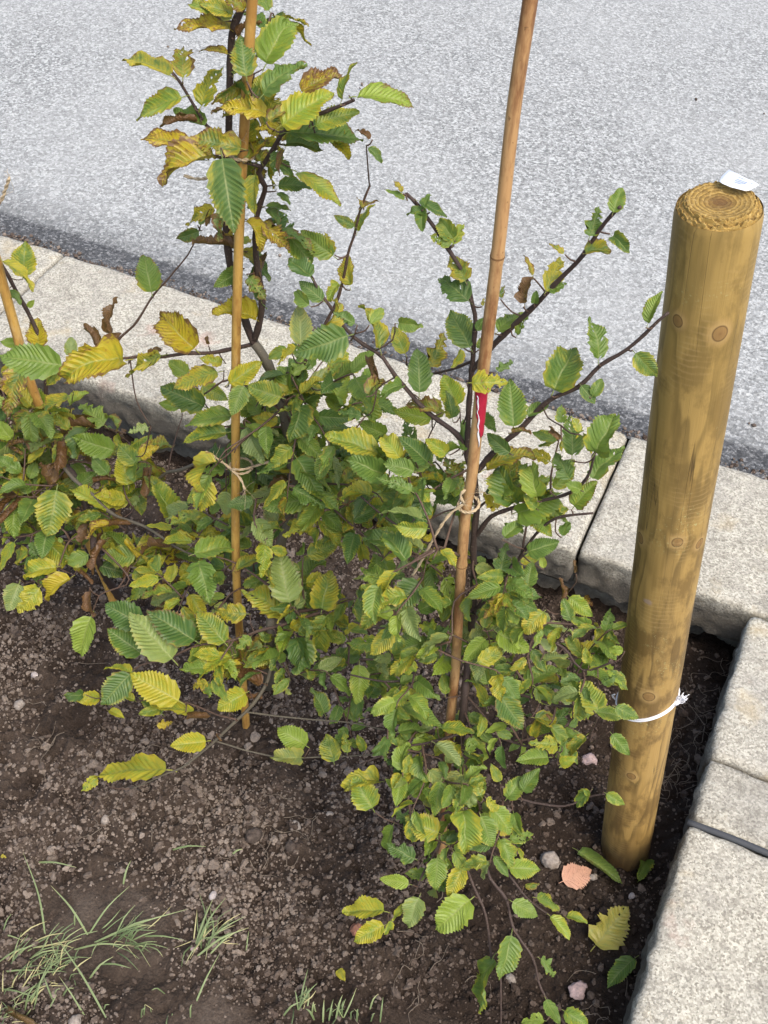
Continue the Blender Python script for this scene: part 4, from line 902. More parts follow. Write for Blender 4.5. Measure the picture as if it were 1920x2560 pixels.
# ---- right shrub
rb = Shrub('R', 'leafy hornbeam shrub tied to the brown cane, nearest the wooden post', 0.835)
b0 = on_z(1135, 2105, -0.02)
T = rb.branch('stem', [(6, 335, 900), (6, 372, 600), (6, 388, 300), (6, 392, 80), (4, 402, 1050), (4, 398, 960), (4, 360, 870), (4, 364, 700), (4, 370, 560), (4, 384, 450), (4, 400, 300), (4, 385, 220), (4, 350, 110), (4, 295, 0), (2, 240, 1020), (2, 150, 890), (2, 90, 830)], 0.0075, 0.0016, 0.0, None, b0)
for pts, r0, r1, off in [
    ([(4, 388, 480), (4, 475, 395), (4, 600, 260), (4, 700, 160), (4, 830, 20), (2, 990, 930), (2, 1020, 900)], 0.0034, 0.0015, (0, 0.03)),
    ([(4, 405, 930), (4, 480, 840), (4, 600, 730), (4, 720, 625), (4, 840, 565), (4, 930, 470), (4, 1050, 400), (4, 1190, 270), (4, 1230, 240)], 0.0034, 0.0013, (0, -0.03)),
    ([(4, 345, 820), (4, 310, 770), (4, 210, 690), (4, 90, 560), (4, 0, 440), (3, 1530, 350), (3, 1400, 190), (3, 1340, 90)], 0.0030, 0.0013, (0, 0.02)),
    ([(4, 372, 455), (4, 270, 495), (4, 190, 510), (4, 90, 470)], 0.0017, 0.0009, (0, -0.03)),
    ([(6, 400, 100), (6, 470, 20), (4, 640, 1060), (4, 780, 1030), (4, 880, 960), (4, 915, 850)], 0.0028, 0.0012, (0, 0.02)),
    ([(6, 395, 420), (6, 455, 365), (6, 540, 260), (6, 600, 180), (6, 650, 100), (6, 745, 25), (6, 900, 5)], 0.0028, 0.0012, (0, 0.02)),
    ([(6, 372, 660), (6, 450, 740), (6, 520, 770), (6, 640, 800), (6, 740, 835), (6, 860, 845), (6, 960, 850)], 0.0026, 0.0011, (0, 0.03)),
    ([(6, 380, 545), (6, 600, 545), (6, 740, 562), (6, 800, 610), (6, 860, 680), (6, 1000, 650)], 0.0024, 0.0010, (0, 0.0)),
    ([(8, 330, 230), (8, 510, 130), (8, 640, 150), (8, 780, 165), (8, 880, 125), (8, 960, 110)], 0.0024, 0.0010, (0.02, 0.02)),
    ([(8, 300, 200), (8, 340, 380), (8, 390, 520), (8, 440, 640), (8, 460, 820), (8, 500, 900), (8, 505, 1120)], 0.0024, 0.0010, (0.04, 0.06)),
    ([(8, 345, 190), (8, 400, 300), (8, 430, 380), (8, 460, 480), (8, 530, 570), (8, 555, 690), (8, 640, 820), (8, 680, 960), (8, 790, 1120)], 0.0026, 0.0010, (0.05, 0.06)),
    ([(8, 420, 330), (8, 520, 440), (8, 620, 560), (8, 720, 640), (8, 800, 660)], 0.0018, 0.0009, (0.05, 0.04)),
    ([(8, 250, 200), (8, 180, 350), (8, 100, 440), (8, 0, 490)], 0.0020, 0.0009, (0.05, 0.05)),
    ([(8, 250, 290), (8, 170, 450), (8, 120, 560), (8, 20, 610)], 0.0018, 0.0008, (0.05, 0.05)),
    ([(6, 350, 620), (6, 180, 710), (6, 0, 730), (5, 1500, 700)], 0.0022, 0.0010, (0.0, 0.03)),
    ([(6, 380, 430), (6, 200, 470), (6, 0, 500), (5, 1520, 470)], 0.0024, 0.0010, (0.0, 0.04)),
    ([(6, 388, 200), (6, 250, 160), (6, 100, 90), (3, 1560, 1040)], 0.0024, 0.0010, (0.0, 0.03)),
    ([(6, 330, 900), (6, 450, 960), (6, 600, 1010), (6, 760, 1040)], 0.0022, 0.0010, (0.0, 0.03)),
    ([(6, 320, 960), (6, 200, 990), (6, 60, 1020), (5, 1560, 1090)], 0.0020, 0.0009, (0.02, 0.03)),
]: rb.branch('branch', pts, r0, r1, off, None, None, True)
rb.table(2, "90 860 0 820 .28 d;80 830 40 780 .4 Y;150 868 272 940 .28 d;172 900 205 840 .4 d;185 920 98 932 .45 d;165 915 168 1000 .5 d;300 1030 240 950 .75 g;300 1055 345 965 .6 y;290 1055 195 1015 .6 y;888 1022 930 890 .6 dy;990 918 1030 808 .62 d;985 1020 1060 1092 .5 d;870 1095 965 1100 .42 Y;775 1095 712 1052 .4 Y")
rb.table(4, "350 110 288 0 .72 dY;362 190 240 95 .62 d;372 395 285 235 .6 d;400 320 442 262 .5 d;425 215 432 180 .5 Y;495 325 610 250 .4 g;575 340 625 255 .35 g;702 148 765 8 .6 dy;712 152 792 118 .45 d;608 205 645 85 .22 b;642 85 602 -5 .25 Y;650 205 657 150 .5 d;505 180 522 125 .5 Y;925 445 885 262 .40 d;733 582 812 405 .68 gy;852 560 912 640 .5 d;900 605 945 530 .55 d;1085 420 1180 522 .62 d;1140 292 1205 152 .36 g;560 737 545 528 .60 d 0.03;378 548 538 545 .55 yY 0.05;620 692 712 645 .45 Yd;765 722 768 640 .65 d;762 790 715 735 .6 b;812 862 800 690 .5 d;842 762 808 690 .4 y;910 832 860 765 .55 yd;910 852 1002 692 .62 g;892 957 1042 828 .46 d;440 922 662 870 .34 Yd;550 765 638 768 .32 Y;545 850 445 765 .5 d;562 1072 500 915 .72 gu;660 1042 640 912 .9 yg;802 962 738 848 .7 dy;730 1002 822 878 .42 y;852 1012 778 978 .62 g;575 1106 748 1025 .5 d;822 1082 922 972 .5 y;490 1092 428 1020 .8 O;328 1012 262 858 .5 Y;320 645 255 512 .65 L -0.06;205 705 38 665 .5 L -0.04;232 672 92 640 .46 YO;296 702 268 578 .5 d;152 592 142 396 .5 d;200 482 262 328 .62 Y;92 422 38 305 .9 y;62 292 170 300 .55 g;82 562 -5 612 .42 Yd;340 842 340 700 .42 d;332 402 288 482 .35 y;72 872 -5 780 .9 l;190 892 58 780 .5 d;272 852 178 790 .75 l;132 932 -5 890 .6 g;490 500 560 455 .5 d;410 400 420 350 .6 g;240 700 210 600 .4 y;400 700 480 760 .5 d;660 1090 600 1030 .6 g;180 1000 60 960 .5 y;250 960 150 900 .5 d")
rb.table(3, "1395 192 1290 108 .6 d;1342 92 1245 18 .52 d;1336 212 1280 150 .6 g;1505 345 1280 420 .55 d 0.05;1302 388 1290 210 .62 gu;1278 392 1200 470 .35 y;1408 302 1440 190 .42 y;1532 292 1438 240 .5 d;1642 402 1550 212 .32 y;1602 292 1660 228 .6 g;1622 562 1580 428 .5 b;1592 602 1660 560 .4 Y;1562 692 1458 670 .6 d;1632 858 1400 778 .36 yg;1442 822 1380 942 .42 y;1660 942 1500 878 .55 dg;1600 1040 1480 1060 .4 y")
rb.table(6, "308 195 180 240 .32 d 0.05;152 300 22 428 .7 d 0.04;0 202 105 118 .42 y;210 100 170 120 .8 O;150 425 268 368 .5 d;400 282 470 330 .6 d;520 112 602 60 .5 d;770 102 802 40 .6 dY;620 172 758 128 .6 d;500 262 532 128 .5 d;690 242 682 190 .6 y;620 322 642 212 .6 d;562 352 682 372 .42 dg;808 472 770 365 .62 d;800 368 902 452 .55 g 0.0;892 492 808 455 .6 g;690 432 598 522 .62 gy;922 505 808 572 .32 g;742 602 665 545 .5 u;690 640 808 625 .3 u;1032 600 970 590 .7 g;882 655 868 578 .6 y;490 520 630 605 .56 g 0.04;600 752 762 680 .35 yg;500 788 602 942 .60 d 0.05;442 842 370 700 .3 yg;265 788 262 690 .6 g;650 762 752 830 .7 g;840 802 780 690 .8 yg;932 872 850 720 .7 y;942 742 1012 702 .5 d;920 862 1042 888 .5 g 0.08;1000 842 1102 892 .6 dY 0.09;70 830 255 935 .3 gu 0.06;250 932 392 955 .36 g 0.06;222 1000 332 1102 .3 u 0.06;40 1042 162 1088 .5 g;60 950 182 942 .4 d;752 1012 622 998 .5 y;712 1060 568 1080 .5 g;760 1090 832 1058 .6 l;872 968 800 1060 .5 Y;985 960 1062 1052 .55 g 0.10;720 930 762 1002 .5 g;650 890 732 932 .5 Y;722 895 700 870 .8 b;770 370 755 285 .3 b;828 262 818 205 .5 b;420 310 390 220 .5 g;460 440 560 470 .35 y;430 500 460 420 .6 y;240 560 180 470 .6 d;180 560 60 600 .6 d;120 640 40 560 .6 g;230 620 150 640 .6 g;360 560 440 640 .5 yg;70 740 160 720 .4 g;60 760 -20 820 .5 g;420 620 500 560 .5 g;560 700 500 640 .5 d")
rb.table(8, "238 282 88 212 .7 gl 0.06;246 58 218 212 .5 yg 0.06;342 180 352 348 .6 yg 0.08;418 208 468 342 .62 g 0.08;465 168 548 290 .5 g 0.06;560 195 582 282 .62 d;530 132 602 36 .62 gl;600 102 672 0 .5 d;258 80 345 150 .42 d;282 332 240 228 .6 g;440 130 492 202 .5 y;132 392 8 328 .7 d;38 250 18 372 .3 g;230 388 222 528 1.0 g 0.06;108 502 -22 478 .5 gL;342 425 275 562 .5 yg 0.05;372 570 222 702 .62 L;152 558 100 690 .62 u;102 590 35 662 .3 l;28 660 0 722 .5 g;542 430 676 440 .62 g;610 510 672 498 .5 Y;555 578 664 642 .72 L;660 562 757 616 .42 g;718 640 802 745 .36 gL;790 640 880 672 .42 g;550 722 494 916 .46 g;466 830 414 1066 .36 gL;675 825 736 905 .42 g;700 1000 762 1108 .5 g;690 1092 590 1102 .42 gL;780 1050 882 1112 .62 g;880 120 860 90 .5 g;960 110 1040 160 .6 gY 0.06;890 100 830 170 .5 g;150 250 40 180 .6 d;60 60 150 10 .6 g;120 120 200 60 .5 g;300 120 250 40 .6 y;420 120 380 20 .6 g;500 60 460 -20 .6 g")
rb.table(7, "1660 620 1478 626 .36 l;1660 680 1528 752 .5 l;1640 60 1490 100 .4 y")
rb.leaf(7, 1610, 175, 1525, 30, .62, 'g', 0.05)
G1 = 'gggdLdyu'; G2 = 'gggddyY'; G3 = 'ygydglu'
rb.fill([(6, 40, 60, 420, 460, 12, G1, -0.02, 0.10, 0.044), (6, 20, 420, 520, 760, 14, G1, -0.06, 0.08, 0.040), (6, 380, 400, 780, 740, 6, G1, -0.06, 0.04, 0.036),
         (4, 420, 960, 820, 1106, 4, G2, -0.05, 0.02, 0.036), (6, 420, 40, 640, 380, 5, G2, -0.05, 0.03, 0.036), (6, 40, 840, 480, 1060, 9, G1, -0.02, 0.08, 0.036), (8, 80, 0, 480, 220, 9, G1, -0.04, 0.07, 0.036), (6, 540, 840, 860, 1080, 6, G1, -0.08, 0.02, 0.034), (8, 0, 200, 300, 420, 3, G1, -0.02, 0.05, 0.034), (6, 600, 560, 960, 900, 5, G1, -0.06, 0.04, 0.036), (4, 0, 880, 340, 1100, 6, G2, -0.05, 0.04, 0.040)])
rb.done()

# ---- middle shrub
mm = Shrub('M', 'tallest hornbeam shrub with yellow browned leaves on the golden cane', 0.915)
m0 = on_z(672, 1722, -0.02)
mm.branch('stem', [(5, 1165, 600), (5, 1180, 300), (3, 1262, 1060), (3, 1252, 850), (3, 1225, 680), (3, 1190, 540), (3, 1140, 430), (3, 1098, 375)], 0.0085, 0.0055, 0.0, BARKG, m0)
mm.branch('stem', [(3, 1095, 370), (3, 1062, 290), (3, 1005, 100), (1, 985, 1080), (1, 976, 960), (1, 984, 700), (1, 990, 430), (1, 1005, 150), (1, 1060, 0), (1, 1080, -90)], 0.0045, 0.0033, (0, 0.0), BARK, None, True)
mm.branch('branch', [(3, 1102, 355), (3, 1130, 200), (3, 1110, 0), (1, 1110, 930), (1, 1150, 810), (1, 1125, 750), (1, 1190, 620), (1, 1245, 555), (1, 1380, 490), (1, 1530, 430)], 0.0042, 0.0016, (0.0, 0.04), BARK, None, True)
for pts, r0, r1, off, mt in [
    ([(1, 960, 590), (1, 890, 545), (1, 840, 460), (1, 780, 360), (1, 735, 310)], 0.0020, 0.0012, (0, 0.02), BARK),
    ([(1, 1060, 700), (1, 960, 680), (1, 830, 640)], 0.0022, 0.0012, (0.03, 0.06), BARK),
    ([(3, 1000, 402), (3, 830, 420), (3, 560, 445), (3, 440, 435), (3, 280, 470)], 0.0026, 0.0014, (0, 0.04), TWIG),
    ([(3, 470, 400), (3, 580, 300), (3, 660, 170), (3, 750, 70), (3, 810, 0), (1, 850, 1010), (1, 872, 958)], 0.0018, 0.0007, (0.02, -0.04), TWIG),
    ([(5, 1175, 640), (5, 1150, 740), (5, 1080, 850), (5, 1000, 920), (5, 930, 990), (5, 790, 1100), (7, 560, 92)], 0.0030, 0.0009, (0.02, 0.03), BARKG),
    ([(5, 1430, 405), (5, 1330, 450), (5, 1180, 500), (5, 960, 560), (5, 850, 580), (5, 720, 635), (5, 610, 660), (5, 550, 700)], 0.0028, 0.0012, (0.04, 0.06), TWIG),
    ([(5, 1015, 895), (5, 900, 860), (5, 780, 820), (5, 600, 815)], 0.0015, 0.0008, (0.03, 0.03), TWIG),
    ([(5, 1080, 868), (5, 1250, 890), (5, 1500, 910), (5, 1659, 940)], 0.0014, 0.0008, (0.02, 0.02), BARKG),
    ([(5, 960, 1000), (5, 1200, 1060), (5, 1400, 1058), (5, 1659, 1050)], 0.0012, 0.0008, (0.02, 0.02), BARKG),
    ([(3, 1240, 640), (3, 1350, 880), (3, 1380, 1000), (3, 1450, 1100)], 0.0020, 0.0009, (0.0, 0.05), TWIG),
    ([(3, 1100, 840), (3, 910, 872), (3, 790, 918), (3, 715, 935), (3, 668, 985)], 0.0030, 0.0022, (-0.08, -0.12), BARKG),
    ([(3, 722, 928), (3, 740, 850), (3, 785, 700)], 0.0012, 0.0007, (-0.12, -0.14), TWIG),
    ([(3, 1240, 620), (3, 1330, 440), (3, 1410, 280), (3, 1478, 130), (1, 1535, 980), (1, 1568, 880), (1, 1600, 800)], 0.0026, 0.0011, (-0.02, -0.03), TWIG),
    ([(3, 1250, 700), (3, 1130, 600), (3, 990, 540), (3, 880, 600)], 0.0020, 0.0010, (0.0, 0.03), TWIG),
    ([(3, 1255, 850), (3, 1100, 760), (3, 960, 740)], 0.0020, 0.0010, (0.0, 0.03), TWIG),
    ([(5, 1180, 330), (5, 1020, 220), (5, 900, 190)], 0.0020, 0.0010, (0.02, 0.05), TWIG),
]: mm.branch('branch', pts, r0, r1, off, mt, None, True)
mm.scorch = 0.17
mm.table(1, "1015 128 752 128 .38 Y;1008 60 860 15 .5 y;905 55 815 20 .6 y;1000 78 925 38 .7 uY;1060 40 960 -30 .6 Y;1020 160 1135 100 .35 b;985 232 858 222 .36 Y;735 325 525 260 .22 y;790 335 792 203 .9 y;787 420 588 522 .5 gy;868 458 968 288 .52 yd;885 545 748 480 .45 d;850 530 688 550 .35 b;1150 277 1278 98 .58 g;1065 332 1038 150 .62 d 0.05;1140 407 1328 276 .46 d;1022 432 1140 330 .5 g;1112 465 1132 318 .32 g;1155 492 948 462 .46 O 0.04;1212 552 1098 556 .62 O;1215 542 1445 398 .46 l 0.06;1300 395 1478 325 .58 YO;1475 432 1542 265 .22 y;1540 418 1790 466 .28 gy;1362 542 1555 482 .52 g;1252 572 1570 612 .36 d;1400 622 1504 692 .42 y;1590 640 1648 706 .5 d;1600 600 1535 565 .5 b;1232 622 1392 655 .52 d;1200 652 1180 752 .6 d;1232 642 1208 762 .32 Y;830 642 605 602 .27 yY 0.05;1042 642 820 590 .5 Y 0.05;1062 692 1162 618 .62 Y;930 682 703 806 .32 Y 0.06;885 692 750 702 .27 Y;960 682 1010 1014 .50 d 0.10;1102 752 1106 932 .48 yY;1200 802 1352 812 .52 d;1282 742 1474 892 .32 yd;1145 892 1258 912 .27 d;1200 832 1255 885 .5 d;928 900 800 975 .52 Y;925 902 893 978 .5 b;1132 962 1254 1084 .52 Y;1150 902 1204 972 .5 d;1060 960 1110 1080 .4 y;1042 1082 828 1052 .34 bO;1180 700 1260 770 .4 d;1130 700 1060 620 .5 Y;1560 900 1640 870 .3 Y;1568 900 1540 850 .4 Y;1530 980 1440 930 .62 g;1545 1000 1620 880 .36 g;860 1000 760 1030 .6 d;860 970 900 940 .5 d;830 1030 800 1000 .6 g;1440 1106 1296 995 .6 g;1440 1090 1400 1000 .5 y;1010 1040 1040 960 .4 Y;1090 480 1010 380 .5 d;1010 320 1060 240 .6 g;1160 520 1240 470 .5 Y", None, 0.84)
mm.scorch = 0.08
mm.table(3, "655 157 622 -5 .76 g;480 342 510 176 .36 b;440 422 522 330 .42 b;422 392 358 298 .36 yb;300 432 312 348 1.1 gu;1042 62 922 137 .52 dy;1075 92 1152 195 .58 y;1120 102 1152 -12 .36 b;1112 272 918 252 .42 O;842 402 695 262 .8 O;900 382 895 338 .6 b;700 432 540 525 .36 yY;640 432 705 404 .4 b;540 452 288 545 .42 Y 0.06;270 472 -5 432 .56 d 0.06;262 490 200 560 .7 y;812 512 728 452 .6 L -0.10;942 502 742 582 .36 y;990 552 1134 455 .5 yl 0.05;1052 560 1000 692 .62 yg 0.05;962 462 860 440 .5 y;882 652 688 562 .52 d;870 560 988 622 .7 g;772 652 684 634 .5 g;1002 690 798 736 .46 g;982 762 790 812 .42 g;1142 842 930 860 .42 d;1216 612 1068 560 .82 dg 0.04;1250 602 1444 562 .52 d;1322 612 1178 632 .32 y;1422 562 1402 498 .6 y;1512 130 1512 -5 .4 y;1470 122 1430 200 .4 y;1240 400 1160 440 .6 g;1238 782 1162 862 .72 d;1302 932 1078 868 .42 y;1092 1052 978 1080 .5 d;1332 902 1288 962 .6 b;1262 972 1158 1002 .45 Ob;1332 1050 1130 1092 .5 g;1262 985 1162 1068 .3 y;1420 520 1480 460 .4 y;1300 700 1400 760 .5 d;1380 720 1500 700 .4 g;1200 720 1090 700 .5 y;1080 760 1190 790 .5 d;1100 640 1060 560 .5 d;1180 600 1240 480 .5 g;1300 540 1250 440 .6 d;1100 930 1180 990 .4 g;1250 860 1300 800 .6 d;905 1002 808 1065 .82 g;972 932 868 928 .6 g;640 740 552 762 .6 u;600 862 690 820 .6 O")
mm.scorch = 0.03
mm.table(5, "612 482 452 398 .62 d 0.04;612 612 462 502 .56 d 0.04;746 637 556 432 .55 u 0.08;842 556 632 425 .55 d;972 566 850 425 .72 yY;862 205 905 398 .54 d;840 182 1038 150 .42 g;562 700 436 834 .62 d 0.07;772 816 560 696 .52 l 0.06;570 692 448 680 .32 l;432 800 326 810 .62 l;360 790 284 796 .5 d;842 866 652 842 .32 l;692 850 598 872 .5 g;808 892 912 880 .4 b;470 858 538 892 .45 l;676 922 748 908 .85 Y;1062 782 938 852 .75 lL;1000 622 858 722 .33 l;1135 740 992 692 .52 b;1000 842 1135 800 .32 b;1252 392 1200 158 .56 u 0.08;1390 422 1422 256 .62 y 0.06;1232 452 1042 338 .42 yb;1062 440 930 430 .6 dY;1182 592 1050 672 .52 dg;1182 532 1058 642 .42 Y;1082 540 1018 592 .7 g;1190 592 1382 642 .36 d;1410 452 1362 542 .5 g;1552 658 1540 834 .5 L 0.06;1400 682 1535 620 .5 d;1592 800 1660 700 .5 d;1402 870 1338 762 .5 d;1322 1010 1196 932 .62 g;1300 1062 1178 1060 .5 u;1442 1080 1410 958 .62 g;1572 1032 1542 960 .5 g;1500 1040 1490 950 .5 y;892 990 734 1012 .72 l;936 960 960 990 .5 b;1250 400 1230 440 .7 O;1010 640 1040 660 .7 O;700 872 600 800 .5 g;580 815 500 790 .4 l;1020 250 1140 195 .3 y;1150 210 1110 160 .5 b")
mm.leaf(7, 720, 8, 405, 45, .30, 'l', 0.03); mm.leaf(7, 420, 40, 350, 100, .5, 'y', 0.03)
mm.fill([(3, 1060, 480, 1600, 800, 11, 'gggddyY', -0.06, 0.06, 0.052), (3, 860, 600, 1500, 1000, 14, 'ggddydu', -0.08, 0.06, 0.050), (3, 1100, 880, 1659, 1100, 10, G2, -0.06, 0.06, 0.046),
         (5, 1050, 0, 1659, 420, 15, G3, -0.04, 0.08, 0.046), (5, 1200, 380, 1659, 680, 10, G1, -0.04, 0.06, 0.042), (5, 840, 40, 1100, 420, 5, G3, -0.06, 0.02, 0.046), (1, 1000, 560, 1240, 1000, 4, 'dYYdy', -0.02, 0.03, 0.046), (1, 960, 20, 1120, 420, 2, 'dYY', -0.02, 0.02, 0.040), (5, 1300, 640, 1659, 800, 3, G1, -0.02, 0.03, 0.038), (5, 930, 430, 1110, 700, 4, 'glyygY', 0.0, 0.06, 0.044), (5, 700, 300, 1000, 520, 3, 'gdyl', -0.04, 0.03, 0.048)])
mm.done()

# ---- left shrub
lf = Shrub('L', 'low hornbeam shrub cut off by the left edge of the picture', 1.04, 0.28, 0.46)
l0 = on_z(300, 1500, -0.02)
lf.branch('stem', [(5, 420, 200), (5, 395, 60), (3, 330, 965), (3, 232, 850), (3, 205, 640), (3, 190, 420), (3, 135, 280), (3, 90, 190), (3, 30, 70), (3, 0, 15), (3, -60, -100)], 0.0075, 0.0022, 0.0, BARK, l0)
for pts, r0, r1, off, mt in [
    ([(3, 235, 855), (3, 320, 965), (3, 400, 1030), (5, 480, 10), (5, 640, 70), (5, 800, 170), (5, 990, 212)], 0.0036, 0.0010, (0.03, 0.08), BARKG),
    ([(3, 170, 1040), (3, 0, 1066), (3, -60, 1080)], 0.0020, 0.0010, (0.04, 0.06), TWIG),
    ([(5, 430, 150), (5, 560, 290), (5, 480, 340), (5, 430, 362), (5, 395, 450)], 0.0018, 0.0008, (0.03, 0.06), TWIG),
    ([(5, 470, 200), (5, 640, 260), (5, 760, 272), (5, 990, 312)], 0.0024, 0.0012, (0.0, 0.02), BARKG),
    ([(5, 300, 120), (5, 250, 240), (5, 190, 290), (5, 110, 310)], 0.0018, 0.0008, (0.03, 0.06), TWIG),
    ([(5, 250, 60), (5, 120, 100), (5, 30, 110), (5, -40, 100)], 0.0018, 0.0008, (0.04, 0.06), TWIG),
    ([(3, 220, 800), (3, 100, 760), (3, 0, 740)], 0.0020, 0.0010, (0.02, 0.05), TWIG),
    ([(3, 210, 700), (3, 330, 690), (3, 450, 740), (3, 545, 770)], 0.0018, 0.0009, (0.0, 0.0), TWIG),
    ([(3, 260, 880), (3, 420, 900), (3, 560, 930)], 0.0018, 0.0009, (0.02, 0.04), TWIG),
]: lf.branch('branch', pts, r0, r1, off, mt, None, True)
lf.table(3, "100 82 112 -65 .85 g;8 18 148 155 .28 y 0.03;165 387 160 264 .8 Y;98 488 32 702 .42 yY 0.06;205 540 275 490 .6 y;120 220 150 190 .6 L;30 150 92 212 .5 d;492 842 308 778 .55 g;430 732 248 788 .33 b;452 732 345 638 .72 g;300 602 165 702 .32 Y;300 642 385 590 .4 y;48 792 -10 715 1.0 gL;85 720 222 842 .36 yg;40 822 152 802 .4 b;0 882 122 822 .5 u;552 992 520 848 .84 l 0.05;465 942 395 862 .8 g;590 900 510 810 .7 yg;742 1102 660 985 .7 g;562 1062 425 1000 .62 l;472 1100 298 1008 .32 l 0.05;240 982 170 895 .6 b;95 1032 55 915 .9 yu;130 962 152 888 .7 d;205 650 130 580 .6 g;180 600 110 620 .5 g;60 640 100 690 .6 g;460 700 500 760 .4 y;330 840 420 870 .4 Y;400 980 510 975 .3 b;600 1040 560 1090 .6 u;60 860 0 940 .6 y;230 760 170 690 .5 y;90 380 0 370 .5 g;220 920 300 870 .5 b;330 1000 420 930 .6 g;450 1000 480 1080 .5 Y;700 1010 620 950 .6 g")
lf.leaf(3, 245, 1010, 205, 1215, .72, 'g', 0.06)
lf.table(5, "395 452 350 622 .5 gL;388 340 408 452 .35 b;168 330 75 432 .75 l;246 238 105 290 .48 l;62 130 -2 262 .36 y;305 285 212 385 .42 bO;340 258 402 312 .5 b;82 310 30 430 .7 u;202 80 182 204 .92 d;382 185 292 225 .95 g;586 190 445 190 .65 g;462 128 402 272 .28 b;702 272 575 248 .38 l;660 305 545 385 .52 g;772 345 650 395 .6 u;700 312 795 310 .3 b;540 118 612 190 .7 O;742 72 628 60 .33 l;932 102 740 88 .27 l;832 300 788 225 .6 l;60 -20 10 90 .5 d;120 0 20 20 .6 g;640 240 720 190 .6 l;830 130 700 135 .4 l;470 60 570 50 .3 b;270 130 250 110 .8 g;430 230 560 270 .5 d;740 370 660 440 .5 b;850 370 800 400 .6 O;160 320 100 340 .4 y")
lf.fill([(3, 0, 500, 240, 800, 6, 'gyYgd', -0.06, 0.04, 0.056), (3, 100, 740, 580, 1060, 14, 'ggyldYb', -0.08, 0.06, 0.052), (3, 0, 840, 240, 1100, 7, 'ggyub', -0.06, 0.06, 0.056), (5, 0, 0, 260, 140, 4, 'gyd', -0.06, 0.04, 0.052), (5, 380, 0, 940, 300, 11, 'glyyOgb', -0.08, 0.03, 0.050)])
lf.done()
print('leaves', rb.n, len(rb.extra), mm.n, len(mm.extra), lf.n, len(lf.extra))

# ------------------------------------------------------------------ twine
def twine(label, group, strands, r=0.0016, frays=()):
    P0 = strands[0][0]; root = empty('jute_twine', tuple(P0)); tag(root, label, 'twine', group)
    for st in strands:
        L = smooth_line(st, 0.004); n = len(L); mb = MB(); Tn = np.gradient(L, axis=0); Tn /= np.linalg.norm(Tn, axis=1)[:, None] + 1e-9
        for ph in (0, math.pi):      # two plies twisted together
            off = []
            for i in range(n):
                u = np.cross(Tn[i], [0.31, 0.2, 0.9]); u /= np.linalg.norm(u) + 1e-9; w = np.cross(Tn[i], u); a = i * 1.1 + ph; off.append(L[i] + r * 0.55 * (math.cos(a) * u + math.sin(a) * w))
            mb.tube(off, r * 0.72, 6)
        mb.build('strand', TWINE, root)
    mb = MB()
    for f in frays:
        for _ in range(9):
            d = RS.normal(0, 0.007, 3); mb.tube(smooth_line([f, f + d * 0.5 + RS.normal(0, 0.001, 3), f + d], 0.003), 0.0002, 3)
    if frays: mb.build('fray', TWINE, root)
def loop_round(c, rx, ry, tilt=0.15): return [np.array(c) + np.array([rx * math.cos(a), ry * math.sin(a), tilt * rx * math.sin(a + 0.7)]) for a in np.linspace(0, 2 * math.pi, 17)]
def cane_at(key, px):
    p = on_y(*px, CANE_Y[key]); L = CANE_PTS[key]; return L[int(np.argmin(abs(L[:, 2] - p[2])))].copy()
def fr(px, y): return on_y(*px, y)
c = cane_at('M', R(3, 1018, 918)); yk = c[1] - 0.011
twine('jute twine knotted round the golden cane of the middle shrub', 'jute ties on the canes', [loop_round(c + np.array([0.006, 0.004, 0]), 0.015, 0.0125), [fr(R(3, 890, 846), yk - 0.015), fr(R(3, 945, 880), yk - 0.004), fr(R(3, 1000, 922), yk), fr(R(3, 1040, 965), yk - 0.006), fr(R(3, 1058, 1010), yk - 0.012)],
      [fr(R(3, 1000, 920), yk), fr(R(3, 1050, 922), yk + 0.002), fr(R(3, 1110, 905), yk + 0.02), fr(R(3, 1190, 880), yk + 0.035)]], 0.0015, [fr(R(3, 1000, 920), yk), fr(R(3, 1058, 1010), yk - 0.012), fr(R(3, 930, 865), yk - 0.006)])
c = cane_at('R', R(4, 368, 1085)); yk = c[1] - 0.011
twine('jute twine with a long loose tail on the brown cane', 'jute ties on the canes', [loop_round(c + np.array([0.002, 0.001, 0]), 0.0110, 0.0098, 0.3), [fr(R(4, 345, 1070), yk), fr(R(4, 290, 1110), yk - 0.004), fr(R(6, 250, 55), yk - 0.01), fr(R(6, 205, 130), yk - 0.012), fr(R(6, 155, 222), yk - 0.012), fr(R(6, 122, 275), yk - 0.012)],
      [fr(R(4, 345, 1070), yk), fr(R(4, 330, 1035), yk - 0.002), fr(R(4, 350, 1010), yk)]], 0.0015, [fr(R(4, 345, 1070), yk), fr(R(4, 425, 1020), yk)])
c = cane_at('M', R(1, 1048, 600)); yk = c[1] - 0.008
twine('short twine end sticking out left of the upper golden cane', 'jute ties on the canes', [loop_round(c + np.array([-0.004, 0.004, -0.02]), 0.014, 0.0105), [fr(R(1, 795, 758), 0.93), fr(R(1, 845, 772), 0.93), fr(R(1, 900, 768), 0.92), fr(R(1, 980, 740), 0.915), fr(R(1, 1045, 690), 0.90)]], 0.0016, [c + np.array([0, -0.006, 0.0])])
twine('frayed twine end standing up at the left edge above the kerb', 'jute ties on the canes', [[fr(R(1, -80, 960), 1.03), fr(R(1, 0, 872), 1.02), fr(R(1, 22, 820), 1.02), fr(R(1, 40, 768), 1.02)]], 0.0021, [fr(R(1, 40, 768), 1.02), fr(R(1, 10, 850), 1.02)])

